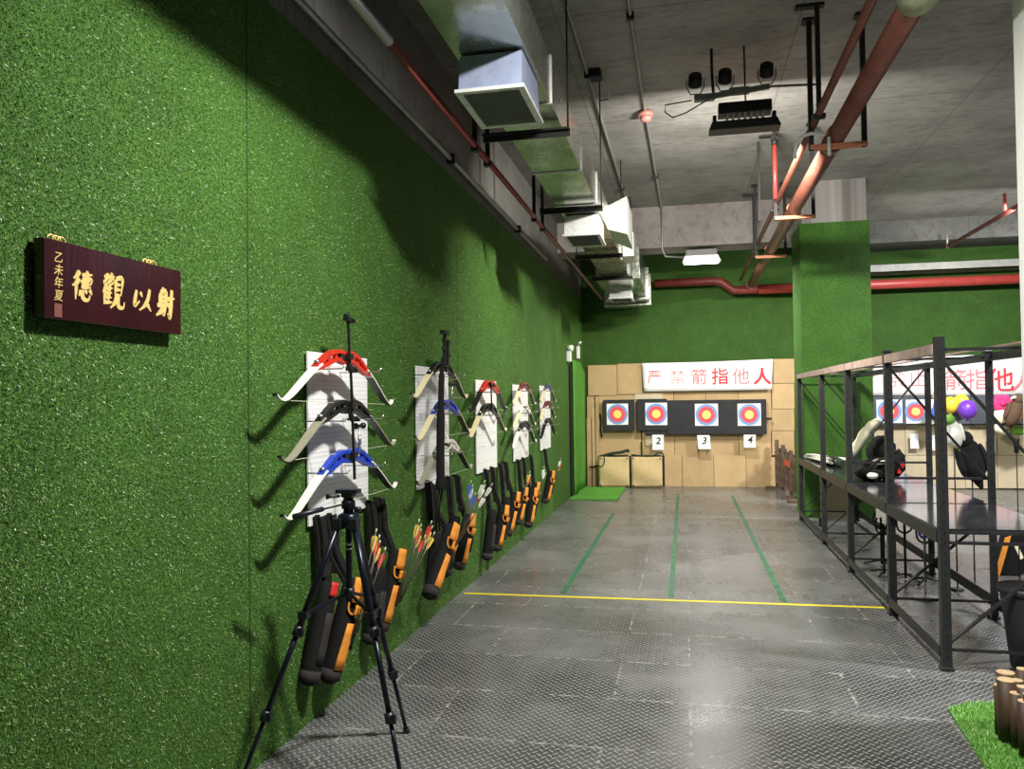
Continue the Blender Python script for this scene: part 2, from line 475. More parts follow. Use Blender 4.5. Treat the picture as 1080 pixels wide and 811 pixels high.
# ------------------------------------------------------------------ camera
F, CXP, CYP, H = 845.0, 540.0, 405.5, 1.6
yaw = math.atan2(182, F); pitch = math.radians(1.2); roll = .013
r0 = Vector((math.cos(yaw), math.sin(yaw), 0)); f0 = Vector((-math.sin(yaw), math.cos(yaw), 0)); u0 = Vector((0, 0, 1))
fw = f0 * math.cos(pitch) + u0 * math.sin(pitch); u1 = u0 * math.cos(pitch) - f0 * math.sin(pitch)
rt = r0 * math.cos(roll) - u1 * math.sin(roll); up = u1 * math.cos(roll) + r0 * math.sin(roll)
cam = bpy.data.cameras.new('camera'); co = bpy.data.objects.new('camera', cam); COL.objects.link(co)
cam.sensor_fit = 'HORIZONTAL'; cam.sensor_width = 36; cam.lens = 36 * F / 1080; cam.clip_start = .02
Mr = Matrix((rt, up, -fw)).transposed().to_4x4(); Mr.translation = Vector((0, 0, H))
co.matrix_world = Mr; SC.camera = co
CAMP = Vector((0, 0, H))
def ray(x, y): return rt * ((x - CXP) / F) - up * ((y - CYP) / F) + fw
def onX(x, y, X): d = ray(x, y); return CAMP + d * (X / d.x)
def onY(x, y, Y): d = ray(x, y); return CAMP + d * (Y / d.y)
def onZ(x, y, Z): d = ray(x, y); return CAMP + d * ((Z - H) / d.z)

XL = -1.87       # left wall
YB = 15.05       # back wall
ZC = 4.5         # ceiling
# ------------------------------------------------------------------ the setting
struct('floor', MB().span((-1.95, -4, -.1), (7.5, YB + .1, 0)), M['floor'])
struct('ceiling', MB().span((-1.95, -4, ZC), (7.5, YB + .1, ZC + .12)), M['concrete'])
# left wall: turf sheet with blades standing out of it where one is close enough to see them
ZT = 3.48
def blades(n, area, normal_axis, length, seedv, dens):
    rng = np.random.default_rng(seedv)
    return rng
def turf_wall():
    mb = MB(); mb.mat(M['turf'])
    mb.span((-1.99, -4, 0), (XL, YB, ZT))
    o = mb.build('wall_left'); o['kind'] = 'structure'
    rng = np.random.default_rng(3)
    # blade roots: denser close to the camera
    n = 420000
    y = 1.35 + 8.2 * rng.random(n) ** 2.1
    for ys in SEAMS: y = np.where(np.abs(y - ys) < .012, y + .03, y)
    z = rng.random(n) * ZT
    L = rng.uniform(.006, .014, n); w = rng.uniform(.0010, .0019, n)
    ang = rng.uniform(0, 2 * PI, n)
    root = np.stack([np.full(n, XL), y, z], 1)
    side = np.stack([np.zeros(n), np.cos(ang), np.sin(ang)], 1)
    drop = np.stack([rng.uniform(.25, .9, n), rng.normal(0, .6, n), rng.normal(-.25, .6, n)], 1)
    drop /= np.linalg.norm(drop, axis=1)[:, None]; drop[:, 0] = np.abs(drop[:, 0])
    v0 = root - side * w[:, None]; v1 = root + side * w[:, None]; v2 = root + drop * L[:, None]
    V = np.stack([v0, v1, v2], 1).reshape(-1, 3)
    me = bpy.data.meshes.new('turf_blades')
    me.vertices.add(len(V)); me.vertices.foreach_set('co', V.astype(np.float32).ravel())
    me.loops.add(len(V)); me.loops.foreach_set('vertex_index', np.arange(len(V), dtype=np.int32))
    me.polygons.add(n); me.polygons.foreach_set('loop_start', np.arange(0, len(V), 3, dtype=np.int32))
    me.polygons.foreach_set('loop_total', np.full(n, 3, dtype=np.int32))
    me.update(calc_edges=True); me.materials.append(M['blade'])
    b = bpy.data.objects.new('turf_pile', me); COL.objects.link(b); b.parent = o; b['kind'] = 'stuff'
turf_wall()
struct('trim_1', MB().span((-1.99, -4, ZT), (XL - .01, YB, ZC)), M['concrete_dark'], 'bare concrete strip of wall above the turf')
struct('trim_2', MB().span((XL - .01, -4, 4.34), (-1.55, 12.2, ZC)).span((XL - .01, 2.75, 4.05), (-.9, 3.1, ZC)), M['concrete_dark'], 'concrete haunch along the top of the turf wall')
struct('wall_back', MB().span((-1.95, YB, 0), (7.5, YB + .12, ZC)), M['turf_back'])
struct('beam', MB().span((XL - .01, 12.2, 3.88), (2.0, 12.75, ZC)), M['beam'], 'concrete beam under the ceiling in front of the targets')
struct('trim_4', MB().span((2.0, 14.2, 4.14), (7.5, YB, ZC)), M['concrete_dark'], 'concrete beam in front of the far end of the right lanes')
c0 = 1.545
cb = MB(); cb.span((c0, 11.28, 0), (2.42, 12.1, 3.93))
struct('column', cb, M['turf_column'], 'square column wrapped in green turf')
struct('trim_3', MB().span((c0 + .03, 11.31, 3.93), (2.39, 12.2, ZC)), M['col_stripe'], 'striped grey sheet wrap at the top of the turf column')
pc = onY(1073, 200, 4.4).x
struct('wall_right', MB().span((pc, 3.75, 0), (pc + .55, 4.4, ZC)), M['white'], 'white painted column at the edge of the range')

# conduits on concrete
def conduit(name, pts, r, m, label, cat='conduit', clips=()):
    t = thing(name, label, cat, pts[0])
    MB().tube(pts, r, 8).build('pipe', m, t)
    for c in clips: MB().box(c, (r * 4, .03, r * 4)).build('clip', M['dark_steel'], t)
    return t
conduit('conduit', [(XL + .02, 2.2, 3.62), (XL + .02, 6.3, 3.60), (XL + .02, 11, 3.56)], .02, M['conduit'],
        'grey conduit along the concrete just above the turf wall', clips=[(XL + .02, 6.3, 3.6), (XL+.02, 9, 3.58)])
conduit('conduit', [(-.80, 4.2, 4.48), (-.78, 11.0, 4.48), (-.78, 12.15, 4.47), (-.78, 12.18, 3.95)], .014, M['conduit'],
        'thin ceiling conduit running close beside the silver duct', clips=[(-.79, 7.0, 4.47), (-.78, 10.9, 4.47)])
conduit('conduit', [(-.36, 3.9, 4.48), (-.34, 8, 4.48), (-.29, 12.15, 4.47), (-.29, 12.18, 3.85), (-.25, 12.18, 3.74), (.05, 12.3, 3.73)], .014, M['conduit'],
        'thin ceiling conduit leading to the lit lamp under the beam', clips=[(-.35, 6, 4.47), (-.31, 10.4, 4.47)])
t = thing('smoke_detector', 'faded pink round detector on the ceiling conduit', 'detector', (-.335, 8.1, 4.48))
MB().tube([(-.335, 8.1, 4.48), (-.335, 8.1, 4.44)], .075, 20).build('base', M['alarm_pink'], t)
MB().tube([(-.335, 8.1, 4.44), (-.335, 8.1, 4.40), (-.335, 8.1, 4.39)], [.06, .05, .02], 20).build('sensor_head', M['alarm_pink'], t)

# junction box with loose cable loop on first conduit
t = thing('junction_box', 'small dark junction box on the conduit beside the duct', 'box', (-.74, 7.0, 4.46))
MB().box((-.72, 7.0, 4.46), (.1, .14, .07)).build('body', M['dark_steel'], t, .006)
MB().tube([(-.68, 6.95, 4.45), (-.62, 7.0, 4.38), (-.63, 7.25, 4.33), (-.72, 7.35, 4.36)], .008, 6).build('cable', M['conduit'], t)

# ------------------------------------------------------------------ silver duct
DX0, DX1, DZ0, DZ1 = -1.14, -.76, 3.40, 3.68
t = thing('air_duct', 'silver rectangular air duct hung along the left side of the ceiling', 'duct', (-.95, 2.4, DZ0))
mb = MB(); seg = [-3.0, .4, 3.3, 4.75, 6.2, 7.3, 9.0, 10.3, 11.6]
for a, b in zip(seg[:-1], seg[1:]): mb.span((DX0, a + .004, DZ0), (DX1, b - .004, DZ1))
mb.build('duct_run', M['duct'], t, .004)
for y in seg[1:-1]:
    mb = MB(); fl = .009
    for a, b in (((DX0 - fl, y - .012, DZ0 - fl), (DX1 + fl, y + .012, DZ0)), ((DX0 - fl, y - .012, DZ1), (DX1 + fl, y + .012, DZ1 + fl)),
                 ((DX0 - fl, y - .012, DZ0), (DX0, y + .012, DZ1)), ((DX1, y - .012, DZ0), (DX1 + fl, y + .012, DZ1))): mb.span(a, b)
    mb.build('flange', M['frame_white'], t)
mb = MB()
for k in range(22): y = 9.1 + k * .115; mb.span((DX0 - .008, y, DZ0 - .008), (DX1 + .008, y + .02, DZ1))
mb.build('stiffening_ribs', M['duct'], t)
# end box and widened end
mb = MB(); mb.span((DX0 - .1, 11.6, DZ0 - .06), (DX1 + .16, 13.6, DZ1 + .15)); mb.span((DX0 - .16, 13.62, DZ0 - .12), (DX1 + .2, 13.9, DZ1 + .15)); mb.span((DX0 - .22, 14.0, DZ0 - .17), (DX1 + .22, 14.35, DZ1 + .1))
mb.build('end_plenum', M['duct'], t, .01)
# flared outlet on the side
mb = MB()
def frustum(mb, A, B):
    a = [mb.bm.verts.new(Vector(p)) for p in A]; b = [mb.bm.verts.new(Vector(p)) for p in B]
    n = len(a); mb._f(a[::-1]); mb._f(b)
    for i in range(n): mb._f([a[i], a[(i + 1) % n], b[(i + 1) % n], b[i]])
for y0, y1 in ((8.55, 9.25),):
    frustum(mb, [(DX1, y0, DZ0 + .02), (DX1, y1, DZ0 + .02), (DX1, y1, DZ1), (DX1, y0, DZ1)],
            [(DX1 + .2, y0 - .1, DZ0 - .06), (DX1 + .2, y1 + .1, DZ0 - .06), (DX1 + .2, y1 + .1, DZ1 + .06), (DX1 + .2, y0 - .1, DZ1 + .06)])
MB().span((DX1 + .0, 10.2, DZ0 + .02), (DX1 + .16, 10.75, DZ1 + .04)).build('side_outlet', M['frame_white'], t)
mb.build('side_outlet', M['frame_white'], t)
# outlet boxes with grilles
for y0, y1, blue in ((3.94, 4.47, 1), (7.64, 8.2, 0), (12.4, 12.9, 0)):
    zb = DZ0 - .2 if y0 < 12 else DZ0 - .22; x0, x1 = DX0 + .03, DX1 - .02
    mb = MB()
    frustum(mb, [(x0, y0, zb), (x1, y0, zb), (x1, y1, zb), (x0, y1, zb)],
            [(x0 + .0, y0 + .03, DZ0 - .012), (x1 - .0, y0 + .03, DZ0 - .012), (x1 - .0, y1 - .06, DZ0 - .012), (x0 + .0, y1 - .06, DZ0 - .012)])
    bx = mb.build('outlet_box', M['duct_film'] if blue else M['frame_white'], t)
    mb = MB(); w = .017
    for a, b in (((x0 - w, y0 - w, zb - .018), (x0 + w, y1 + w, zb)), ((x1 - w, y0 - w, zb - .018), (x1 + w, y1 + w, zb)),
                 ((x0 + w, y0 - w, zb - .018), (x1 - w, y0 + w, zb)), ((x0 + w, y1 - w, zb - .018), (x1 - w, y1 + w, zb))): mb.span(a, b)
    mb.build('grille_frame', M['frame_white'], bx)
    mb = MB(); mb.mat(M['grille_dark']).span((x0 + w, y0 + w, zb - .003), (x1 - w, y1 - w, zb - .001)); mb.mat(M['grille'])
    k = y0 + w + .012
    while k < y1 - w - .01:
        mb.box(((x0 + x1) / 2, k, zb - .010), (x1 - x0 - 2 * w, .0165, .003), Matrix.Rotation(.25, 3, 'X')); k += .019
    mb.build('grille', None, bx)
# support rails + rods
for i, y in enumerate((5.12, 7.25, 9.7, 11.5)):
    mb = MB().span((DX0 - .14, y - .025, DZ0 - .045), (DX1 + .06, y + .025, DZ0 - .032)).span((DX0 - .14, y + .012, DZ0 - .08), (DX1 + .06, y + .025, DZ0 - .032))
    s = mb.build('support_rail', M['dark_steel'], t)
    MB().tube([(DX1 + .05, y, DZ0 - .05), (DX1 + .05, y, ZC)], .006, 6).build('hanger_rod', M['dark_steel'], s)
    MB().tube([(DX0 - .12, y, DZ0 - .05), (DX0 - .12, y, ZC)], .006, 6).build('hanger_rod', M['dark_steel'], s)

# thin red sprinkler pipe behind the duct
t = thing('sprinkler_pipe', 'thin dull red pipe running between the turf wall and the duct', 'pipe', (-1.34, 3.2, 3.31))
MB().tube([(-1.34, 3.55, 3.31), (-1.34, 13.5, 3.31)], .022, 10).build('pipe', M['pipe_dark'], t)
MB().tube([(-1.34, 2.6, 3.31), (-1.34, 3.0, 3.31), (-1.34, 3.55, 3.31)], .026, 10).build('unpainted_pipe', M['conduit'], t)
for y in (5.15, 5.5, 7.3, 7.75):
    MB().span((-1.355, y - .012, 3.28), (-1.325, y + .012, ZC)).box((-1.34, y, 3.285), (.05, .05, .03)).build('hanger', M['dark_steel'], t)

# ------------------------------------------------------------------ red pipes on the right
PX, PZ, PR = 1.17, 3.6, .068
t = thing('main_pipe', 'thick red fire main running under the ceiling to the back wall', 'pipe', (PX, 3, PZ))
MB().tube([(PX, 4.35, PZ), (PX, 14.6, PZ)], PR, 20).build('pipe', M['pipe_red'], t)
MB().tube([(PX, 2.6, PZ), (PX, 4.2, PZ)], PR, 20).build('unpainted_pipe', M['pipe_green'], t)
MB().tube([(PX, 4.12, PZ), (PX, 4.16, PZ), (PX, 4.17, PZ), (PX, 4.30, PZ), (PX, 4.31, PZ), (PX, 4.36, PZ)], [PR + .016, PR + .016, PR + .035, PR + .035, PR + .016, PR + .016], 20).build('coupling', M['pipe_green'], t)
MB().tube([(PX, 6.62, PZ), (PX, 6.72, PZ)], PR + .012, 20).build('coupling', M['pipe_red'], t)
for y in (6.45, 8.9, 11.3):
    z = PZ - PR - .02
    hb = MB().span((PX - .2, y - .025, z - .02), (PX + .2, y + .025, z + .015)).build('trapeze_bar', M['orange_steel'], t)
    for sx_ in (-.19, .19):
        zt = ZC if True else 0
        MB().span((PX + sx_ - .018, y - .018, z - .02), (PX + sx_ + .018, y + .018, zt)).box((PX + sx_, y, ZC - .01), (.1, .1, .02)).build('hanger', M['dark_steel'], hb)
    MB().tube([(PX + PR * 1.1 * math.cos(a), y, PZ + PR * 1.1 * math.sin(a)) for a in [PI * k / 10 for k in range(11)]], .008, 6).build('clamp_ring', M['orange_steel'], hb)
# elbow and back pipe
t = thing('back_pipe', 'bright red horizontal pipe along the turf of the back wall', 'pipe', (0, 14.9, 3.6))
MB().tube([(1.3, 14.72, 3.52), (3, 14.72, 3.52), (7.2, 14.72, 3.52)], .085, 16).build('pipe', M['pipe_bright'], t)
MB().tube([(-.5, 14.72, 3.70), (.55, 14.72, 3.70), (.68, 14.72, 3.68), (.75, 14.72, 3.62), (.88, 14.72, 3.52), (1.3, 14.72, 3.52)], .075, 14).build('bent_pipe', M['pipe_dark'], t)
MB().tube([(PX, 14.6, PZ), (PX, 14.68, PZ - .01), (PX, 14.74, PZ - .06)], PR + .02, 14).build('elbow', M['pipe_red'], t)
t = thing('branch_pipe', 'slim red pipe running alongside the thick fire main', 'pipe', (1.0, 3, 3.7))
MB().tube([(1.0, 4.3, 3.69), (1.0, 14.6, 3.69)], .027, 12).build('pipe', M['pipe_red'], t)
MB().tube([(1.0, 2.6, 3.69), (1.0, 4.2, 3.69), (1.0, 4.3, 3.69)], [.028, .028, .035], 12).build('unpainted_pipe', M['pipe_green'], t)
for y in (6.2, 9.2, 11.8):
    MB().span((.985, y - .016, 3.65), (1.017, y + .016, ZC)).box((1.0, y, 3.665), (.09, .05, .03)).box((.95, y, ZC - .012), (.2, .06, .024)).build('hanger', M['dark_steel'], t)
d = thing('drop_pipe', 'short bright red upright pipe between slim pipe and ceiling', 'pipe', (.97, 8.7, 3.7))
MB().tube([(.965, 8.75, 3.68), (.965, 8.75, 4.25)], .024, 10).build('pipe', M['pipe_bright'], d)
MB().tube([(.965, 8.75, 4.25), (.965, 8.75, 4.32)], .032, 10).span((.93, 8.72, 4.3), (1.0, 8.78, 4.34)).build('cap', M['dark_steel'], d)
MB().span((.85, 9.4, 3.6), (.875, 9.43, ZC)).build('hanger', M['dark_steel'], d)
t = thing('hose_hook', 'white bent plastic tube hanging over the fire main clamp', 'tube', (PX - .2, 6.4, 3.6))
MB().tube([(PX - .32, 6.38, 3.42), (PX - .31, 6.38, 3.52), (PX - .27, 6.38, 3.58), (PX - .2, 6.38, 3.6), (PX - .1, 6.37, 3.58)], .013, 8).build('bent_tube', M['white'], t)
MB().tube([(PX - .075, 6.37, 3.42), (PX - .075, 6.37, 3.56)], .013, 8).build('short_tube', M['white'], t)

# right side: thin red-brown pipe, cable tray on the back wall
a = onY(975, 273, 13.9); b = onY(1074, 211, 9.6)
XR = 4.15
t = thing('sprinkler_pipe', 'thin dark red pipe under the ceiling over the far right lanes', 'pipe', (XR, 9, 4))
MB().tube([(XR, 8.6, 3.98), (XR, 14.0, 3.98)], .03, 10).build('pipe', M['pipe_dark'], t)
MB().span((XR - .02, 10.2, 3.95), (XR + .02, 10.26, ZC)).span((XR - .15, 10.17, ZC - .05), (XR + .15, 10.29, ZC - .02)).span((XR - .09, 10.17, 3.93), (XR + .09, 10.29, 3.97)).build('hanger', M['dark_steel'], t)
MB().tube([(XR, 11.6, 3.98), (XR, 11.6, 4.24)], .022, 8).build('riser', M['pipe_bright'], t)
MB().tube([(XR - .02, 13.9, 3.95), (XR - .02, 13.9, 4.2)], .015, 8).build('end_riser', M['conduit'], t)
t = thing('cable_tray', 'pale dented metal tray running above the back red pipe', 'tray', (2.5, 14.9, 3.8))
MB().span((2.45, 14.55, 3.70), (7.2, 14.62, 3.83)).span((2.45, 14.55, 3.70), (7.2, 14.95, 3.715)).build('tray', M['tray'], t)
mb = MB()
for k in range(5): mb.span((2.9 + k * .95, 14.66, 3.715), (2.94 + k * .95, 15.04, 3.76))
mb.build('bracket', M['dark_steel'], t)

# ------------------------------------------------------------------ ceiling lamps
LY = 6.8
t = thing('flood_lamp', 'black finned flood lamp hanging under the ceiling bar', 'lamp', (.5, LY, 3.8))
MB().box((.52, LY, 3.975), (.42, .16, .09)).build('ballast_box', M['lamp_black'], t, .008)
mb = MB()
for k in range(7): mb.box((.38 + k * .047, LY, 3.90), (.016, .13, .07))
mb.build('cooling_fins', M['frame_white'], t)
mb = MB(); mb.prism([(.23, LY - .08, 3.80), (.80, LY - .08, 3.80), (.77, LY - .08, 3.87), (.26, LY - .08, 3.87)], (0, .17, 0))
for x_ in (.28, .75): mb.box((x_, LY, 3.89), (.03, .1, .08))
mb.build('housing', M['lamp_black'], t, .006)
t2 = thing('lamp_bar', 'thin metal bar hung on rods carrying three small spotlights', 'bar', (.5, LY, 4.1))
MB().bar((.12, LY, 4.095), (.72, LY, 4.145), .03, .04).bar((.72, LY, 4.145), (1.12, LY, 4.125), .016, .016).box((.2, LY, 4.10), (.16, .06, .05)).box((.48, LY, 4.13), (.16, .06, .05)).build('bar', M['grille'], t2)
MB().tube([(.28, LY, 4.08), (.27, LY, 4.2), (.265, LY, 4.35), (.265, LY, ZC)], .012, 6).build('hanger_rod', M['dark_steel'], t2)
MB().tube([(.53, LY, 4.0), (.525, LY, ZC)], .007, 6).build('hanger_rod', M['dark_steel'], t2)
MB().tube([(.28, LY - .02, 4.15), (.24, LY - .02, 4.08), (.05, LY - .02, 3.98), (-.06, LY - .02, 3.95), (-.12, LY - .02, 4.0), (-.12, LY - .02, 4.06), (.1, LY - .02, 4.08)], .006, 6).build('cable', M['grille'], t2)
for i, (x_, z_, nm) in enumerate(((.13, 4.26, 'first from the duct'), (.37, 4.27, 'between the other two'), (.70, 4.29, 'nearest the thick red pipe'))):
    s = thing('spotlight', 'small black spotlight can on the ceiling bar, ' + nm, 'spotlight', (x_, LY, z_), 'spotlights on the ceiling bar')
    d_ = Vector((0, .8, -.6)).normalized(); c_ = Vector((x_, LY, z_))
    MB().tube([c_ - d_ * .05, c_ - d_ * .04, c_ + d_ * .035, c_ + d_ * .05], [.03, .052, .058, .060], 16).build('can', M['lamp_black'], s)
    MB().tube([c_ + d_ * .051, c_ + d_ * .054], .052, 16).build('lens', M['lamp_lens'], s)
    MB().tube([(x_ - .07, LY, z_), (x_ - .072, LY, z_ - .06), (x_ - .04, LY, z_ - .125), (x_ + .04, LY, z_ - .125), (x_ + .072, LY, z_ - .06), (x_ + .07, LY, z_)], .006, 6).build('yoke', M['conduit'], s)
t = thing('strip_lamp', 'lit white strip lamp hanging under the concrete beam', 'lamp', (.28, 12.35, 3.7))
MB().box((.28, 12.4, 3.80), (.46, .2, .09)).build('ballast_box', M['grille'], t, .006)
mb = MB(); mb.prism([(0.0, 12.28, 3.66), (.56, 12.28, 3.66), (.52, 12.28, 3.75), (.04, 12.28, 3.75)], (0, .22, 0)); mb.build('housing', M['frame_white'], t)
MB().span((.03, 12.29, 3.648), (.53, 12.49, 3.658)).build('diffuser', M['lamp_glow'], t)
for x_ in (.12, .44): MB().tube([(x_, 12.4, 3.84), (x_, 12.4, 3.9)], .01, 6).build('hanger_rod', M['dark_steel'], t)

# ------------------------------------------------------------------ plaque
PY0, PY1, PZ0, PZ1 = 1.99, 2.64, 1.862, 2.098
t = thing('plaque', 'dark red lacquered wooden plaque with gold calligraphy on the turf wall', 'plaque', (XL, 2.31, PZ0))
MB().span((XL + .012, PY0, PZ0), (XL + .05, PY1, PZ1)).build('board', M['plaque'], t, .003)
FX = XL + .0505
BRUSH = {
 'de': [[(.30,.95),(.18,.80),(.03,.68)],[(.30,.72),(.18,.56),(.0,.44)],[(.18,.55),(.19,.02)],[(.42,.84),(.94,.90)],[(.68,1.0),(.62,.72)],[(.44,.68),(.46,.54)],[(.44,.69),(.88,.73),(.86,.55)],[(.58,.69),(.58,.55)],[(.72,.71),(.72,.56)],[(.45,.54),(.87,.56)],[(.42,.45),(.9,.47)],[(.42,.34),(.34,.14)],[(.50,.36),(.52,.16),(.62,.06),(.82,.06),(.88,.22)],[(.64,.38),(.72,.24)],[(.84,.40),(.98,.24)]],
 'guan': [[(.03,.88),(.52,.93)],[(.18,1.0),(.2,.84)],[(.38,1.03),(.35,.85)],[(.08,.78),(.22,.8),(.21,.68)],[(.08,.78),(.10,.67),(.21,.68)],[(.30,.80),(.46,.82),(.44,.69)],[(.30,.8),(.32,.68),(.44,.69)],[(.18,.66),(.02,.40)],[(.12,.52),(.11,.04)],[(.12,.54),(.46,.57)],[(.32,.66),(.31,.1)],[(.13,.40),(.44,.42)],[(.13,.27),(.44,.28)],[(.10,.11),(.50,.14)],[(.58,.86),(.58,.36)],[(.58,.87),(.88,.90),(.86,.38)],[(.59,.70),(.84,.72)],[(.59,.55),(.84,.56)],[(.59,.38),(.85,.39)],[(.65,.36),(.60,.14),(.42,-.04)],[(.76,.38),(.76,.1),(.86,.02),(1.02,.03),(1.05,.20)]],
 'yi': [[(.14,.84),(.10,.16),(.36,.38)],[(.34,.78),(.48,.58)],[(.84,.98),(.78,.5),(.60,.16),(.38,-.02)],[(.66,.40),(.84,.22),(1.02,.0)]],
 'she': [[(.34,1.02),(.20,.82)],[(.14,.82),(.12,.34)],[(.14,.83),(.46,.86),(.44,.06),(.32,.14)],[(.15,.68),(.42,.69)],[(.14,.53),(.42,.54)],[(.0,.35),(.46,.42)],[(.42,.38),(.24,.14),(-.02,-.02)],[(.52,.62),(1.02,.70)],[(.82,1.0),(.81,.0),(.66,.12)],[(.58,.50),(.70,.32)]]}
def brush_char(key, y0, z0, w, h, slant=.12):
    mb = MB()
    for n_, st in enumerate(BRUSH[key]):
        P_ = smooth_path([(0, y0 + (x + slant * (y - .5)) * w, z0 + y * h) for x, y in st], 5); N_ = len(P_)
        big = .06 if len(BRUSH[key]) < 12 else (.042 if key == 'guan' else .048)
        if len(st) > 2 and key in ('yi', 'she', 'guan', 'de'): big *= 1.25
        prev = None
        for k, p in enumerate(P_):
            d = (P_[min(k + 1, N_ - 1)] - P_[max(k - 1, 0)]).normalized(); nrm = Vector((0, -d.z, d.y))
            f = k / (N_ - 1); ww = h * big * (.75 + .7 * math.sin(PI * min(1, f * 1.15 + .12)) - .55 * max(0, f - .6))
            ww = max(ww, h * .014); x_ = FX + .0006 + .00004 * n_
            a = mb.bm.verts.new((x_, p.y + nrm.y * ww, p.z + nrm.z * ww)); b = mb.bm.verts.new((x_, p.y - nrm.y * ww, p.z - nrm.z * ww))
            if prev: mb._f([prev[0], prev[1], b, a])
            prev = (a, b)
    mb.build('lettering', M['gold'], t, solid=.0012)
brush_char('de', 2.100, 1.928, .085, .096)
brush_char('guan', 2.228, 1.924, .100, .108)
brush_char('yi', 2.375, 1.930, .095, .078)
brush_char('she', 2.502, 1.922, .092, .098)
for i, ch in enumerate('乙未年夏'):
    text_mesh(ch, .036, M['gold'], (FX, 2.043, 2.045 - i * .038), ROT_LEFT, 'lettering', t, .001, .15, 0)
MB().span((FX - .001, 2.027, 1.868), (FX + .0015, 2.057, 1.908)).build('seal', M['seal'], t)
for y_ in (2.07, 2.50):
    mb = MB()
    for k in range(3):
        mb.tube([(XL + .02, y_ - .02 + k * .02 + .016 * math.cos(a), PZ1 + .008 + .012 * math.sin(a)) for a in [2 * PI * j / 10 for j in range(11)]], .0028, 6)
    mb.build('hanging_ring', M['gold'], t)

# ------------------------------------------------------------------ pegboards, bows
PEG = [(3.715, 4.48), (5.38, 6.155), (7.025, 7.82), (8.635, 9.47), (10.31, 11.10)]
PEGN = ['behind the camera tripod', 'with the long black sleeve hanging on it', 'third along from the tripod', 'fourth along from the tripod', 'farthest along the wall, nearest the turf curtain']
PEGZ = [(.985, 1.865), (.985, 1.86), (.945, 1.80), (.935, 1.785), (.95, 1.80)]
peg = []
for i, (a, b) in enumerate(PEG):
    t = thing('pegboard', 'white perforated board on the turf wall, ' + PEGN[i], 'pegboard', (XL, (a + b) / 2, PEGZ[i][0]), 'white pegboards')
    MB().span((XL + .012, a, PEGZ[i][0]), (XL + .024, b, PEGZ[i][1])).build('panel', M['pegboard'], t, .002)
    peg.append(t)
XB = XL + .15      # plane the bows hang in

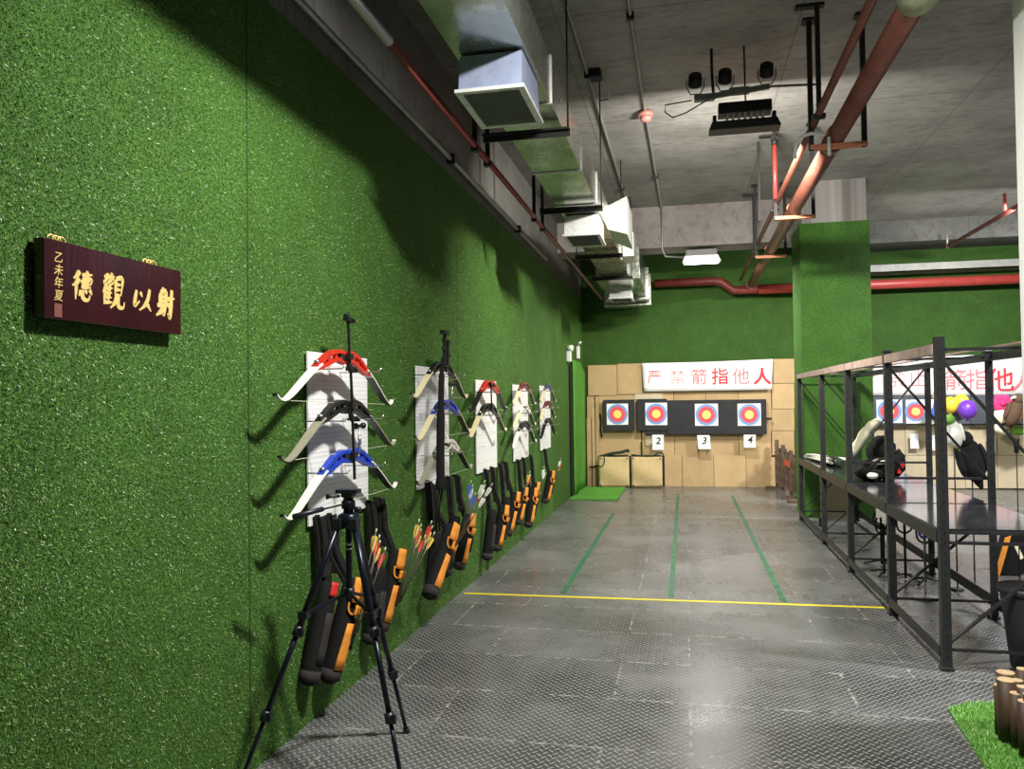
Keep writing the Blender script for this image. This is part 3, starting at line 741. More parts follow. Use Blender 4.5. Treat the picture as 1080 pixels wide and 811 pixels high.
def make_bow(label, y, z, limb, riser, scale=1.0, tilt=0, sight=0, stab=0, back='limb_back', hook=None, group='recurve bows on the pegboards'):
    t = thing('recurve_bow', label, 'bow', (XB, y, z), group, local=True, rx=tilt)
    t.scale = (scale, scale, scale)
    # riser: two rails meeting at the ends with struts, grip in the middle
    mb = MB()
    topr = [(0, -.33, -.075), (0, -.26, -.038), (0, -.17, .004), (0, -.07, .022), (0, .0, .014), (0, .07, .024), (0, .17, .006), (0, .26, -.036), (0, .33, -.075)]
    botr = [(0, -.33, -.082), (0, -.25, -.066), (0, -.17, -.042), (0, -.08, -.02), (0, -.03, -.03), (0, .03, -.034), (0, .09, -.02), (0, .17, -.042), (0, .25, -.066), (0, .33, -.082)]
    mb.ribbon(smooth_path(topr, 4), .034, .020)
    mb.ribbon(smooth_path(botr, 4), .034, .018)
    for yy, z0, z1 in ((-.27, -.05, -.07), (-.19, -.005, -.05), (-.11, .018, -.03), (.11, .018, -.03), (.19, -.005, -.05), (.27, -.05, -.07)):
        mb.bar((0, yy, z0), (0, yy + .02 * (1 if yy < 0 else -1), z1), .03, .016, (1, 0, 0))
    rz = mb.build('riser', M[riser], t)
    mb = MB(); mb.tube([(0, -.055, -.008), (0, -.02, -.016), (0, .03, -.012), (0, .06, 0)], [.02, .026, .026, .02], 10, [.017, .02, .02, .017]); mb.build('grip', M['limb_black'], t)
    for s in (-1, 1):
        pts = [(0, s * .29, -.058), (0, s * .36, -.092), (0, s * .45, -.143), (0, s * .54, -.196), (0, s * .61, -.232), (0, s * .655, -.243), (0, s * .69, -.236), (0, s * .712, -.218)]
        pp = smooth_path(pts, 4); N = len(pp)
        W = [.049 - .030 * (k / N) ** 1.5 for k in range(N)]; T = [.0085 - .004 * k / N for k in range(N)]
        mb = MB(); mb.ribbon(pp, W, T)
        lb = mb.build('limb', M[limb], t)
        mb = MB(); mb.ribbon([p + Vector((0, 0, -.0055)) for p in pp[4:-8]], [w * .92 for w in W[4:-8]], .002)
        mb.build('limb_facing', M[back], lb)
        mb = MB(); mb.box((0, s * .712, -.219), (.02, .016, .012)); mb.build('limb_tip', M['limb_white' if s > 0 else 'limb_black'], lb)
        mb = MB(); mb.tube([(0, s * .31, -.055), (0, s * .31, -.040)], .014, 10); mb.build('limb_bolt', M['steel'], rz)
    MB().tube([(0, -.70, -.232), (0, -.64, -.243), (0, 0, -.245), (0, .64, -.243), (0, .70, -.232)], .0017, 5).build('bowstring', M['string'], t)
    if sight:
        st = MB().bar((.028, .02, -.04 if sight < 2 else -.13), (.028, .0, .19), .009, .013, (1, 0, 0)).box((.028, .012, .0), (.03, .05, .03)).build('sight_bar', M['riser_black'], t)
        mb = MB(); mb.box((.03, .0, .195), (.03, .075, .022)); mb.box((.03, -.028, .205), (.02, .018, .03)); mb.box((.03, .03, .188), (.05, .018, .02))
        mb.tube([(.03, .0, .2), (.03, .0, .235)], .006, 6); mb.build('sight_block', M['riser_black'], st)
    if stab:
        st = MB().tube([(0.02, .11, .0), (0.02, .11, .15)], .006, 8).tube([(0.02, .11, .05), (0.02, .11, .1)], .010, 8).build('stabiliser_rod', M['steel'], t)
        mb = MB(); mb.tube([(.02, .06, .152), (.02, .16, .152)], .008, 8); mb.sphere((.02, .06, .152), .018, 10, 6); mb.sphere((.02, .16, .152), .018, 10, 6); mb.build('weight', M['riser_black'], st)
    # pegs of the board that hold the bow
    if hook is not None:
        for s in (-.24, .24):
            zz = z - .075 * scale; yy = y + s * scale
            MB().tube([(XL + .024, yy, zz), (XB + .10, yy, zz), (XB + .115, yy, zz + .02)], .0032, 6).build('hook', M['steel'], peg[hook])
    return t
bows = [
 (0, 'recurve bow with red riser and white limbs, on the board behind the tripod', 362, 376, 'limb_white', 'riser_red', .98, -.02, 1, 0),
 (0, 'recurve bow with black riser and olive grey limbs, behind the tripod', 365, 428, 'limb_grey', 'riser_black', .98, .0, 1, 0),
 (0, 'recurve bow with bright blue riser and white limbs, directly above the tripod head', 367, 480, 'limb_white', 'riser_blue', .98, .0, 2, 1),
 (1, 'recurve bow with black riser and cream limb, topmost beside the long black sleeve', 466, 386, 'limb_cream', 'riser_black', .94, 0, 1, 0),
 (1, 'recurve bow with blue riser and cream limbs, partly behind the long black sleeve', 470, 426, 'limb_cream', 'riser_blue', .96, 0, 0, 1),
 (1, 'recurve bow with pale grey limbs, lowest beside the long black sleeve', 471, 468, 'limb_grey', 'riser_white', .96, 0, 0, 0),
 (2, 'recurve bow with orange red riser and dark limbs on the third board', 516, 405, 'limb_black', 'riser_red', .98, 0, 0, 0),
 (2, 'recurve bow with black riser and cream limbs on the third board', 515, 429, 'limb_cream', 'riser_black', .99, 0, 1, 0),
 (3, 'recurve bow with maroon riser and cream limbs, topmost on the fourth board', 553, 406, 'limb_cream', 'riser_maroon', .9, 0, 0, 0),
 (3, 'recurve bow with white riser and cream limbs, middle of the fourth board', 553, 429, 'limb_cream', 'riser_white', .9, 0, 0, 0),
 (3, 'recurve bow with black riser and white limbs, lowest on the fourth board', 553, 447, 'limb_white', 'riser_black', .95, 0, 0, 0),
 (4, 'recurve bow with blue grey riser and cream limbs, topmost on the farthest board', 578, 407, 'limb_cream', 'riser_steel', .85, 0, 0, 0),
 (4, 'recurve bow with maroon riser and cream limbs on the farthest board', 577.5, 425, 'limb_cream', 'riser_maroon', .85, 0, 0, 0),
 (4, 'recurve bow with black limbs, lowest on the farthest board', 578, 443, 'limb_black', 'riser_black', .85, 0, 0, 0),
]
for (h, lab, px_, py_, lm, rs, sc, tl, sg, stb) in bows:
    w_ = onX(px_, py_, XB); make_bow(lab, w_.y, w_.z, lm, rs, sc, tl, sg, stb, hook=h)

# long black sleeve on second board
t = thing('bow_sleeve', 'long narrow black bow sleeve hanging over the second pegboard', 'bow case', (XL + .22, 5.28, 1.0))
xs = XL + .22
MB().tube(smooth_path([(xs, 5.37, 1.91), (xs, 5.34, 1.78), (xs, 5.31, 1.5), (xs, 5.29, 1.2), (xs, 5.29, 1.05), (xs, 5.30, 1.0)], 4), [.012] * 4 + [.022] * 4 + [.03] * 8 + [.036] * 4 + [.02], 10).build('sleeve', M['black_fabric'], t)
MB().bar((xs, 5.40, 1.85), (xs, 5.43, 2.09), .016, .02).box((xs, 5.42, 2.09), (.04, .1, .03)).bar((xs, 5.36, 1.98), (xs, 5.52, 1.97), .014, .016).bar((xs, 5.52, 1.975), (xs, 5.54, 1.92), .012, .014).build('top_fitting', M['riser_black'], t)
MB().bar((xs, 5.47, 1.86), (xs, 5.48, 2.02), .02, .03).build('second_fitting', M['riser_black'], t)
for dy in (-.015, .05):
    MB().tube([(xs, 5.30 + dy, 1.03), (xs - .04, 5.32 + dy, .85), (xs - .04, 5.33 + dy, .70)], .008, 6).build('strap', M['black_fabric'], t)

# ------------------------------------------------------------------ quivers
TOPX = XL + .05
def make_quiver(label, y, ztop, drop, length, orange=True, lean=.09, tiltx=.07, tag_red=False, xo=.05, group='quivers hanging under the pegboards', fat=.88):
    t = thing('quiver', label, 'quiver', (TOPX, y, ztop), group, local=True)
    # belt folded over and hanging
    mb = MB(); mb.ribbon(smooth_path([(-.02, 0, 0), (-.005, 0, -.1), (0.0, .003, -drop * .6), (xo - .035, 0, -drop)], 5), .06, .014, (0, 1, 0))
    mb.ribbon(smooth_path([(.0, .02, -.005), (.016, .022, -.12), (.02, .02, -drop * .55), (xo - .02, .02, -drop)], 5), .055, .012, (0, 1, 0))
    mb.build('belt', M['black_fabric'], t)
    mb = MB(); mb.box((.02, .01, -drop * .78), (.03, .075, .045)); mb.build('buckle', M['grille_dark'], t)
    MB().box((-.028, 0, .0), (.05, .02, .012)).build('hanger', M['grille_dark'], t)
    A = Vector((xo, .0, -drop + .03)); ax = Vector((-tiltx * 1.2, -lean * 1.5, -length)); L = ax.length; axn = ax.normalized()
    pts = [A + axn * L * k for k in (0, .03, .2, .5, .8, .95, 1.0)]
    rr = [.04, .05, .054, .055, .056, .054, .03]
    rr = [r * fat for r in rr]
    MB().tube(pts, rr, 16, [r * 1.0 for r in rr], ref=(1, 0, 0)).build('body', M['black_fabric'], t)
    MB().tube([A + axn * L * .86, A + axn * L * .97], [.0585 * fat, .0575 * fat], 16, ref=(1, 0, 0)).build('bottom_band', M['grey_fabric'], t)
    # frame for shell patches
    e1 = (Vector((1, 0, 0)) - axn * axn.x).normalized(); e2 = axn.cross(e1)     # e1 ~ +X
    if e2.y < 0: e2 = -e2
    def shell(k0, k1, a0, a1, r0, r1, n=8, m=4, shift=0):
        mb = MB()
        def fn(u, v):
            k = k0 + (k1 - k0) * v; a = a0 + (a1 - a0) * u + shift * v; r = r0 + (r1 - r0) * v
            return A + axn * L * k + (e1 * math.cos(a) + e2 * math.sin(a)) * r * fat
        mb.grid(fn, n, m); return mb
    if orange:
        shell(-.02, .22, -1.0, .35, .060, .070).build('upper_pocket', M['orange'], t, solid=.012)
        shell(.24, .34, -.55, .6, .085, .078).build('flap', M['orange'], t, solid=.014)
        shell(.42, .86, -.75, .35, .063, .060, shift=-.25).build('side_panel', M['orange'], t, solid=.008)
        shell(.38, .66, .05, 1.1, .074, .068).build('side_pocket', M['black_fabric'], t, solid=.02)
        q = [A + axn * L * k + (e1 * math.cos(a) + e2 * math.sin(a)) * .064 * fat for k, a in ((.2, -1.1), (.29, -1.0), (.33, -.7), (.33, -.3))]
        MB().tube(smooth_path(q, 4), .006, 6).build('trim_loop', M['orange'], t)
    else:
        shell(.3, .8, -.8, .3, .058, .058).build('side_panel', M['grey_fabric'], t, solid=.006)
    if tag_red:
        shell(.0, .14, -.9, -.1, .061, .063).build('tag', M['red_tag'], t, solid=.006)
    return t, A, axn, L, e1, e2
def make_arrow(label, p, d, L, vane, group, roll_=0):
    t = thing('arrow', label, 'arrow', p, group)
    p = Vector(p); d = Vector(d).normalized(); q = p + d * L
    MB().tube([p, q], .0034, 6).build('shaft', M['shaft'], t)
    a = d.orthogonal().normalized(); b = d.cross(a)
    mb = MB()
    for k in range(3):
        w = a * math.cos(roll_ + 2 * PI * k / 3) + b * math.sin(roll_ + 2 * PI * k / 3)
        s0 = q - d * .11; s1 = q - d * .02
        n_ = d.cross(w) * .0012
        mb.prism([s0 - n_ / 2, s0 + d * .03 + w * .012 - n_ / 2, s1 - d * .01 + w * .018 - n_ / 2, s1 + w * .012 - n_ / 2, s1 - n_ / 2], n_)
    mb.build('fletching', M[vane], t)
    MB().tube([q - d * .004, q + d * .018], [.0042, .0034], 6).build('nock', M['nock'], t)
    return t
VN = {'vane_red': 'red', 'vane_yellow': 'yellow', 'vane_white': 'white', 'vane_blue': 'blue'}
def fill(qv, vanes, where, out=.42, ylean=.30, k0=.3, spread=.028, length=.62, oy=0, ox=.0):
    t, A, axn, L, e1, e2 = qv
    W = t.location
    for i, v in enumerate(vanes):
        c = (i - (len(vanes) - 1) / 2)
        p = W + A + axn * L * k0 + e1 * (.075 + ox + .006 * (i % 2)) + Vector((0, c * .012 + oy, 0))
        d = Vector((out + c * spread * 1.2, ylean + c * spread, 1.0 + .05 * ((i * 7) % 3)))
        make_arrow('arrow with %s fletching %s' % (VN[v], where), p, d, length - .03 * ((i * 5) % 4), v, 'arrows ' + where, i)
O = 'black hip quiver with orange pockets '
B = 'plain black quiver '
q = {}
q['a1'] = make_quiver(B + 'with a red tag, behind the tripod legs', 3.78, 1.03, .36, .47, False, .10, .04, True)
q['a2'] = make_quiver(O + 'in front of the red tagged quiver, behind the tripod', 3.92, 1.02, .36, .50, True, .09, .07, False, fat=.95, xo=.12)
q['a3'] = make_quiver(B + 'just behind the near tripod leg, beside the tripod column', 4.46, 1.02, .42, .42, False, .06, .02)
q['a4'] = make_quiver(O + 'holding red and yellow arrows, beside the near tripod leg', 4.62, 1.02, .34, .47, True, .08, .06, xo=.10)
fill(q['a2'], ['vane_yellow', 'vane_red', 'vane_yellow', 'vane_red'], 'leaning in the orange quiver behind the tripod', .24, .2, k0=.5, length=.52)
fill(q['a4'], ['vane_yellow', 'vane_red', 'vane_yellow', 'vane_red', 'vane_red', 'vane_yellow', 'vane_yellow'], 'fanned out beside the near tripod leg', .36, .22, k0=.62, length=.50)
q['b1'] = make_quiver(B + 'half hidden behind the orange pocketed one below the long black sleeve', 5.56, 1.03, .40, .40, False, .05, .02)
q['b2'] = make_quiver(O + 'holding white fletched arrows, below the long black sleeve', 5.66, 1.0, .34, .44, True, .24, .05, False, fat=1.0, xo=.13)
q['b3'] = make_quiver(B + 'with blue fletched arrows, second pegboard', 6.05, 1.02, .34, .46, False, .06, .06)
q['b4'] = make_quiver(O + 'at the far edge of the second pegboard', 6.31, 1.0, .34, .44, True, .05, .06, xo=.09)
fill(q['b2'], ['vane_white', 'vane_white', 'vane_red', 'vane_white', 'vane_white'], 'leaning out under the long black sleeve', .50, .35, length=.52)
fill(q['b3'], ['vane_blue', 'vane_white', 'vane_blue', 'vane_blue'], 'in the black quiver of the second pegboard', .25, .1, length=.42)
q['c1'] = make_quiver(B + 'nearest of the four under the third pegboard', 7.27, .97, .40, .46, False, .06, .03)
q['c2'] = make_quiver(O + 'second from the camera under the third pegboard', 7.52, .97, .40, .42, True, .06, .05, xo=.10)
q['c3'] = make_quiver(B + 'third from the camera under the third pegboard', 7.88, .97, .36, .42, False, .05, .03)
q['c4'] = make_quiver(O + 'last of the four under the third pegboard', 8.12, .97, .34, .44, True, .06, .06, xo=.09)
fill(q['c4'], ['vane_yellow', 'vane_red'], 'in the last quiver of the third pegboard', .3, .2, length=.36)
q['d1'] = make_quiver(O + 'nearest of the three under the fourth pegboard', 8.74, .95, .34, .40, True, .05, .05)
q['d2'] = make_quiver(O + 'middle of the three under the fourth pegboard', 9.05, .95, .38, .44, True, .05, .04, xo=.10)
q['d3'] = make_quiver(O + 'last of the three under the fourth pegboard', 9.50, .95, .36, .42, True, .05, .05)
fill(q['d2'], ['vane_white', 'vane_white'], 'in the middle quiver of the fourth pegboard', .2, .1, length=.38)
q['e1'] = make_quiver(O + 'alone under the farthest pegboard', 10.50, .96, .32, .42, True, .05, .06, xo=.07)
fill(q['e1'], ['vane_white', 'vane_red', 'vane_yellow'], 'in the quiver under the farthest pegboard', .3, .2, length=.30)

# ------------------------------------------------------------------ camera tripod
tc = Vector((-1.44, 3.27, 0))
t = thing('tripod', 'black camera tripod standing open in front of the nearest pegboard', 'tripod', (tc.x, tc.y, 0))
apex = tc + Vector((0, 0, 1.09))
feet = [Vector((-1.80, 2.93, 0)), Vector((-1.10, 3.03, 0)), Vector((-1.345, 3.72, 0))]
for i, f in enumerate(feet):
    d = (f - apex); hip = apex + Vector((d.x, d.y, 0)).normalized() * .045 + Vector((0, 0, -.01))
    def P(k): return hip + (f - hip) * k
    lg = MB().tube([P(0), P(.40)], .0145, 12).build('leg', M['tripod'], t)
    MB().tube([P(.38), P(.70)], .0118, 12).tube([P(.68), P(.985)], .0092, 12).build('leg_tube', M['tripod'], lg)
    for k in (.40, .70):
        mb = MB().tube([P(k - .018), P(k + .018)], .021, 12); c_ = P(k); mb.box(c_ + Vector((.02, -.01, 0)), (.02, .016, .034)); mb.build('clamp', M['tripod_plastic'], lg)
    MB().tube([P(.975), P(1.0)], [.014, .017], 10).build('foot', M['tripod_plastic'], lg)
    MB().box(hip, (.04, .045, .05)).build('hinge', M['tripod_plastic'], lg, .005)
    k = P(.34); MB().bar(Vector((tc.x, tc.y, .78)), k, .008, .014).box(k, (.04, .04, .03)).build('spreader', M['tripod_plastic'], t)
MB().tube([tc + Vector((0, 0, .74)), tc + Vector((0, 0, 1.17))], .014, 12).build('centre_column', M['tripod'], t)
MB().tube([tc + Vector((0, 0, .765)), tc + Vector((0, 0, .80))], .024, 12).build('column_collar', M['tripod_plastic'], t)
MB().tube([tc + Vector((0, 0, .985)), tc + Vector((0, 0, .995))], .0155, 12).tube([tc + Vector((0, 0, .965)), tc + Vector((0, 0, .972))], .0155, 12).build('silver_band', M['steel'], t)
MB().tube([tc + Vector((0, 0, 1.06)), tc + Vector((0, 0, 1.075)), tc + Vector((0, 0, 1.115)), tc + Vector((0, 0, 1.125))], [.03, .046, .046, .028], 14).build('shoulder', M['tripod'], t)
hd = MB().tube([tc + Vector((0, 0, z)) for z in (1.125, 1.14, 1.145, 1.175, 1.18, 1.205)], [.022, .022, .03, .03, .022, .022], 14).build('head', M['tripod'], t)
MB().box(tc + Vector((.0, 0, 1.218)), (.1, .055, .018)).box(tc + Vector((.0, 0, 1.203)), (.05, .05, .02)).build('plate', M['tripod_plastic'], hd, .003)
MB().tube([tc + Vector((-.03, -.02, 1.198)), tc + Vector((-.065, -.035, 1.198)), tc + Vector((-.085, -.042, 1.198))], [.006, .006, .014], 10).tube([tc + Vector((.03, .0, 1.14)), tc + Vector((.055, 0.0, 1.14))], .012, 10).build('knob', M['tripod_plastic'], hd)
MB().tube([tc + Vector((0, -.0, 1.165)), tc + Vector((-.06, -.11, 1.155)), tc + Vector((-.065, -.12, 1.155)), tc + Vector((-.13, -.25, 1.14))], [.004, .004, .011, .012], 8).build('pan_handle', M['tripod_plastic'], hd)

# ------------------------------------------------------------------ far left corner: turf curtain, gap, lamps
t = thing('turf_curtain', 'bright green turf sheet draped over the doorway and out onto the floor', 'curtain', (XL, 14, 0))
def drape(u, v):   # u along Y, v down then over the floor
    y = 13.32 + 1.6 * u
    if v < .75:
        z = 2.28 - 2.26 * v / .75 - .25 * max(0, u - .5) * (1 - v)
        return (XL + .05 + .02 * math.sin(9 * u) * (1 - abs(v - .4)), y - .06 * v, z)
    k = (v - .75) / .25
    return (XL + .06 + .72 * k * (1 - .02 * u), 12.82 + .06 + (y - 13.32) * 1.02 + (.5) * 0 - .02 * k + .42 * (1 - k) * 0, .02)
def drape2(u, v):
    p = drape(u, v)
    return p
mb = MB()
def hang(u, v):
    y = 13.3 + 1.62 * u; topz = 2.28 - .35 * max(0, u - .55)
    return (XL + .05 + .015 * math.sin(11 * u) * v, y, topz + (.02 - topz) * v)
mb.grid(hang, 14, 10)
mb.build('hanging_sheet', M['turf_mat'], t, solid=.015)
mb = MB(); mb.span((XL + .02, 12.82, .004), (XL + .80, 14.62, .022)); mb.build('floor_strip', M['turf_mat'], t)
tag(MB().span((XL + .001, 13.12, 0), (XL + .035, 13.28, 2.2)).build('door_gap', M['slit']), 'dark upright slit of an open doorway beside the turf curtain', 'doorway')
def twin_lamp(name, y, z, label, big):
    t = thing(name, label, 'emergency light', (XL, y, z))
    x0 = XL + .04
    MB().span((XL + .005, y - .09, z - .13), (XL + .07, y + .09, z + .05)).build('battery_box', M['white'], t, .01)
    for s in (-.07, .07):
        MB().tube([(x0, y + s * .5, z + .05), (x0, y + s, z + .10)], .01, 6).tube([(x0 - .01, y + s, z + .10), (x0 + .06, y + s * 1.1, z + .09)], [.035, .05], 12).build('lamp_head', M['white'], t)
twin_lamp('emergency_light', 12.95, 2.36, 'white twin headed emergency light above the dark doorway slit', 1)
t = thing('wall_switch', 'small white fitting on the turf wall above the turf curtain', 'fitting', (XL, 14.2, 2.4))
MB().span((XL + .005, 14.1, 2.34), (XL + .06, 14.22, 2.56)).build('body', M['white'], t, .01)
MB().tube([(XL + .04, 14.16, 2.56), (XL + .05, 14.1, 2.62), (XL + .09, 14.05, 2.62)], .02, 8).build('lamp_head', M['white'], t)

# ------------------------------------------------------------------ cardboard on the back wall (pixel rectangles turned into real sheets)
def sheet(px0, py0, px1, py1, Y, label, m='card', th=.02, cat='cardboard', name='cardboard_sheet', group='cardboard sheets covering the back wall'):
    a = onY(px0, py0, Y); b = onY(px1, py0, Y); c = onY(px1, py1, Y); d = onY(px0, py1, Y)
    x0 = (a.x + d.x) / 2; x1 = (b.x + c.x) / 2; z1 = (a.z + b.z) / 2; z0 = max(.002, (c.z + d.z) / 2)
    mb = MB().span((x0 + .004, Y, z0), (x1 - .004, Y + th, z1))
    o = mb.build(name, M[m]); return tag(o, label, cat, group)
S = 'brown cardboard sheet '
# rear layer
Yb = 15.02
sheet(632, 415, 676, 466, Yb, S + 'behind the single black target board')
sheet(677, 412, 711, 480, Yb, S + 'behind the number 2 card')
sheet(711, 412, 745, 480, Yb, S + 'between the number 2 and number 3 cards')
sheet(745, 411, 779, 480, Yb, S + 'between the number 3 and number 4 cards')
sheet(779, 411, 814, 480, Yb, S + 'behind the number 4 card')
sheet(632, 466, 676, 513, Yb, S + 'behind the strapped beige canvas panel')
sheet(677, 480, 700, 513, Yb, S + 'behind the plain beige canvas panel')
sheet(700, 480, 719.5, 513, Yb, S + 'touching the floor beside the plain canvas panel')
sheet(719.5, 480, 753, 513.5, Yb, S + 'touching the floor, below the number 3 card')
sheet(753, 480, 787, 513.5, Yb, S + 'touching the floor, left of the one under card 4')
sheet(787, 480, 836, 514, Yb, S + 'touching the floor beside the wooden rack')
sheet(814, 404, 838, 431, Yb, S + 'second down beside the turf column')
sheet(814, 431.5, 838, 454, Yb, S + 'third down beside the turf column')
sheet(813, 454.5, 838, 482, Yb, S + 'fourth down beside the turf column, above the rack')
# upper layer
sheet(620, 385, 651, 417, 15.0, S + 'topmost in the corner by the turf wall')
sheet(651, 383.5, 677.5, 415.5, 14.99, S + 'top row, right beside the white banner')
sheet(815, 378.5, 838, 404, 15.0, S + 'top row, between the white banner and the column')
sheet(669, 414.5, 699, 421, 15.0, S + 'pale strip just under the start of the banner', 'card_pale')
sheet(680.5, 459, 690, 470, 14.99, S + 'small pale scrap beside the number 2 card', 'card_pale')
sheet(619, 418, 627, 441, 14.985, S + 'folded piece above the upright strips', 'card')
sheet(619, 441, 624, 513.5, 14.985, S + 'narrow upright strip nearest the turf curtain')
sheet(624.3, 430, 628, 513.5, 14.975, S + 'narrow upright strip, middle of three')
sheet(628.3, 418, 632.5, 513.5, 14.985, S + 'narrow upright strip beside the strapped canvas panel')
t = tag(MB().tube([(-1.52, 14.97, .9), (-1.545, 14.965, 1.05), (-1.53, 14.96, 1.2), (-1.55, 14.96, 1.35)], .014, 6).build('strap', M['slit']), 'dark loose strap hanging by the upright cardboard strips', 'strap')
t = tag(MB().tube([(-1.76, 14.95, .36), (-1.70, 14.945, .35), (-1.64, 14.95, .375), (-1.58, 14.95, .38)], .015, 6).build('tie_cord', M['slit']), 'dark cord tied across the upright cardboard strips', 'cord')

# target boards
def rectY(px0, py0, px1, py1, Y):
    a = onY(px0, py0, Y); b = onY(px1, py0, Y); c = onY(px1, py1, Y); d = onY(px0, py1, Y)
    return (a.x + d.x) / 2, (b.x + c.x) / 2, (c.z + d.z) / 2, (a.z + b.z) / 2
YT = 14.86
x0, x1, z0, z1 = rectY(636.2, 421.5, 669, 454.3, YT)
t = thing('target_board', 'small square black foam target board beside the long one', 'target board', (x0, YT, z0))
MB().span((x0, YT, z0), (x1, YT + .1, z1)).build('foam_block', M['foam'], t, .008)
x0, x1, z0, z1 = rectY(671.5, 421.2, 808.5, 458, YT)
t = thing('target_board', 'long black foam target board carrying three target faces', 'target board', (x0, YT, z0))
xm = onY(703.5, 440, YT).x
MB().span((x0, YT, z0 + .07), (xm - .003, YT + .1, z1 + .02)).build('foam_block', M['foam'], t, .008)
MB().span((xm, YT, z0), (x1, YT + .1, z1 - .01)).build('foam_block', M['foam'], t, .008)
MB().span((x0 + .16, YT + .02, z0), (xm - .003, YT + .09, z0 + .068)).build('foam_strip', M['foam'], t)
MB().tube([(x1 + .0, YT + .06, z0 + .27), (x1 + .09, YT + .06, z0 + .27)], .02, 8).build('bolt', M['dark_steel'], t)
def face(px0, py0, px1, py1, Y, label, group='paper target faces'):
    x0, x1, z0, z1 = rectY(px0, py0, px1, py1, Y); s = ((x1 - x0) + (z1 - z0)) / 2; cx, cz = (x0 + x1) / 2, (z0 + z1) / 2
    t = thing('paper_target', label, 'target', (cx, Y, cz), group)
    MB().span((x0, Y - .004, z0), (x1, Y, z1)).build('paper', M['paper'], t)
    for k, (r, m, nm) in enumerate(((.48, 'ring_blue', 'blue_ring'), (.375, 'ring_red', 'red_ring'), (.19, 'ring_gold', 'gold_centre'))):
        MB().tube([(cx, Y - .004, cz), (cx, Y - .0055 - .0012 * k, cz)], s * r, 40).build(nm, M[m], t)
    return t
face(640, 425.7, 662.5, 448, YT, 'square paper target face alone on the small black board')
face(680.7, 424.8, 703.6, 448.3, YT - .0, 'square paper target face directly above the number 2 card')
face(733, 425.8, 757.3, 449, YT, 'square paper target face directly above the number 3 card')
face(778, 425.6, 802.5, 449, YT, 'square paper target face directly above the number 4 card')
def card(px0, py0, px1, py1, Y, num, label, tilt=0, group='number cards under the targets', font=.17):
    x0, x1, z0, z1 = rectY(px0, py0, px1, py1, Y)
    t = thing('number_card', label, 'sign', ((x0 + x1) / 2, Y, z0), group)
    MB().prism([(x0, Y, z0), (x1 + tilt, Y, z0), (x1, Y, z1), (x0 - tilt, Y, z1)], (0, -.004, 0)).build('paper', M['paper'], t)
    if num: text_mesh(num, font, M['ink'], ((x0 + x1) / 2, Y - .0045, z1 - (z1 - z0) * .42), ROT_BACK, 'numeral', t, .001, .2, .004)
card(688, 458.5, 700, 474.5, 14.84, '2', 'white paper card with the numeral 2 below the long target board')
card(736.5, 459, 748.5, 473.5, 14.84, '3', 'white paper card with the numeral 3 below the long target board', .02)
card(784.5, 458.5, 797, 472, 14.84, '4', 'white paper card with the numeral 4 below the long target board')

# banners
def banner(px, Y, label, chars, slack=.02):
    (ax, ay), (bx, by), (cx, cy), (dx, dy) = px
    A_, B_, C_, D_ = [onY(*p, Y) for p in px]
    t = thing('banner', label, 'banner', ((A_.x + B_.x) / 2, Y, D_.z), 'white warning banners')
    mb = MB()
    def fn(u, v):
        top = A_.lerp(B_, u); bot = D_.lerp(C_, u); p = top.lerp(bot, v)
        return (p.x, Y + .006 * math.sin(14 * u) * (v), p.z - .012 * math.sin(PI * u) * (1 - v))
    mb.grid(fn, 30, 6); mb.build('cloth', M['banner'], t, solid=.004)
    for ch, pxc, pyc, sz, m, off in chars:
        p = onY(pxc, pyc, Y - .014)
        text_mesh(ch, sz, M[m], p, ROT_BACK, 'lettering', t, .002, 0, off)  # negative off thins strokes where glare washes the lettering out
    return t
banner([(677, 383), (815, 378.6), (814, 411), (679, 413)], 14.93, 'white banner with red warning characters above the four near targets',
       [('严', 690.5, 398.5, .27, 'banner_red', -.004), ('禁', 715, 399, .29, 'banner_pink', -.005), ('箭', 737.5, 398.5, .30, 'banner_pink', .0), ('指', 759.5, 398, .31, 'banner_red', .002), ('他', 781.5, 398, .31, 'banner_pink', .0), ('人', 804, 398, .31, 'banner_red', .008)])
banner([(896, 378), (1082, 372), (1082, 417), (896, 417)], 14.93, 'white banner with red warning characters behind the steel rack',
       [('严', 913, 399, .36, 'banner_pink', -.004), ('禁', 944, 400, .36, 'banner_pink', -.006), ('止', 968, 400, .36, 'banner_pink', -.006), ('箭', 1008, 402, .38, 'banner_pink', .0), ('指', 1031, 402, .38, 'banner_pink', .0), ('他', 1055.5, 402.5, .42, 'banner_red', .004), ('人', 1080, 402.5, .42, 'banner_pink', .002)])

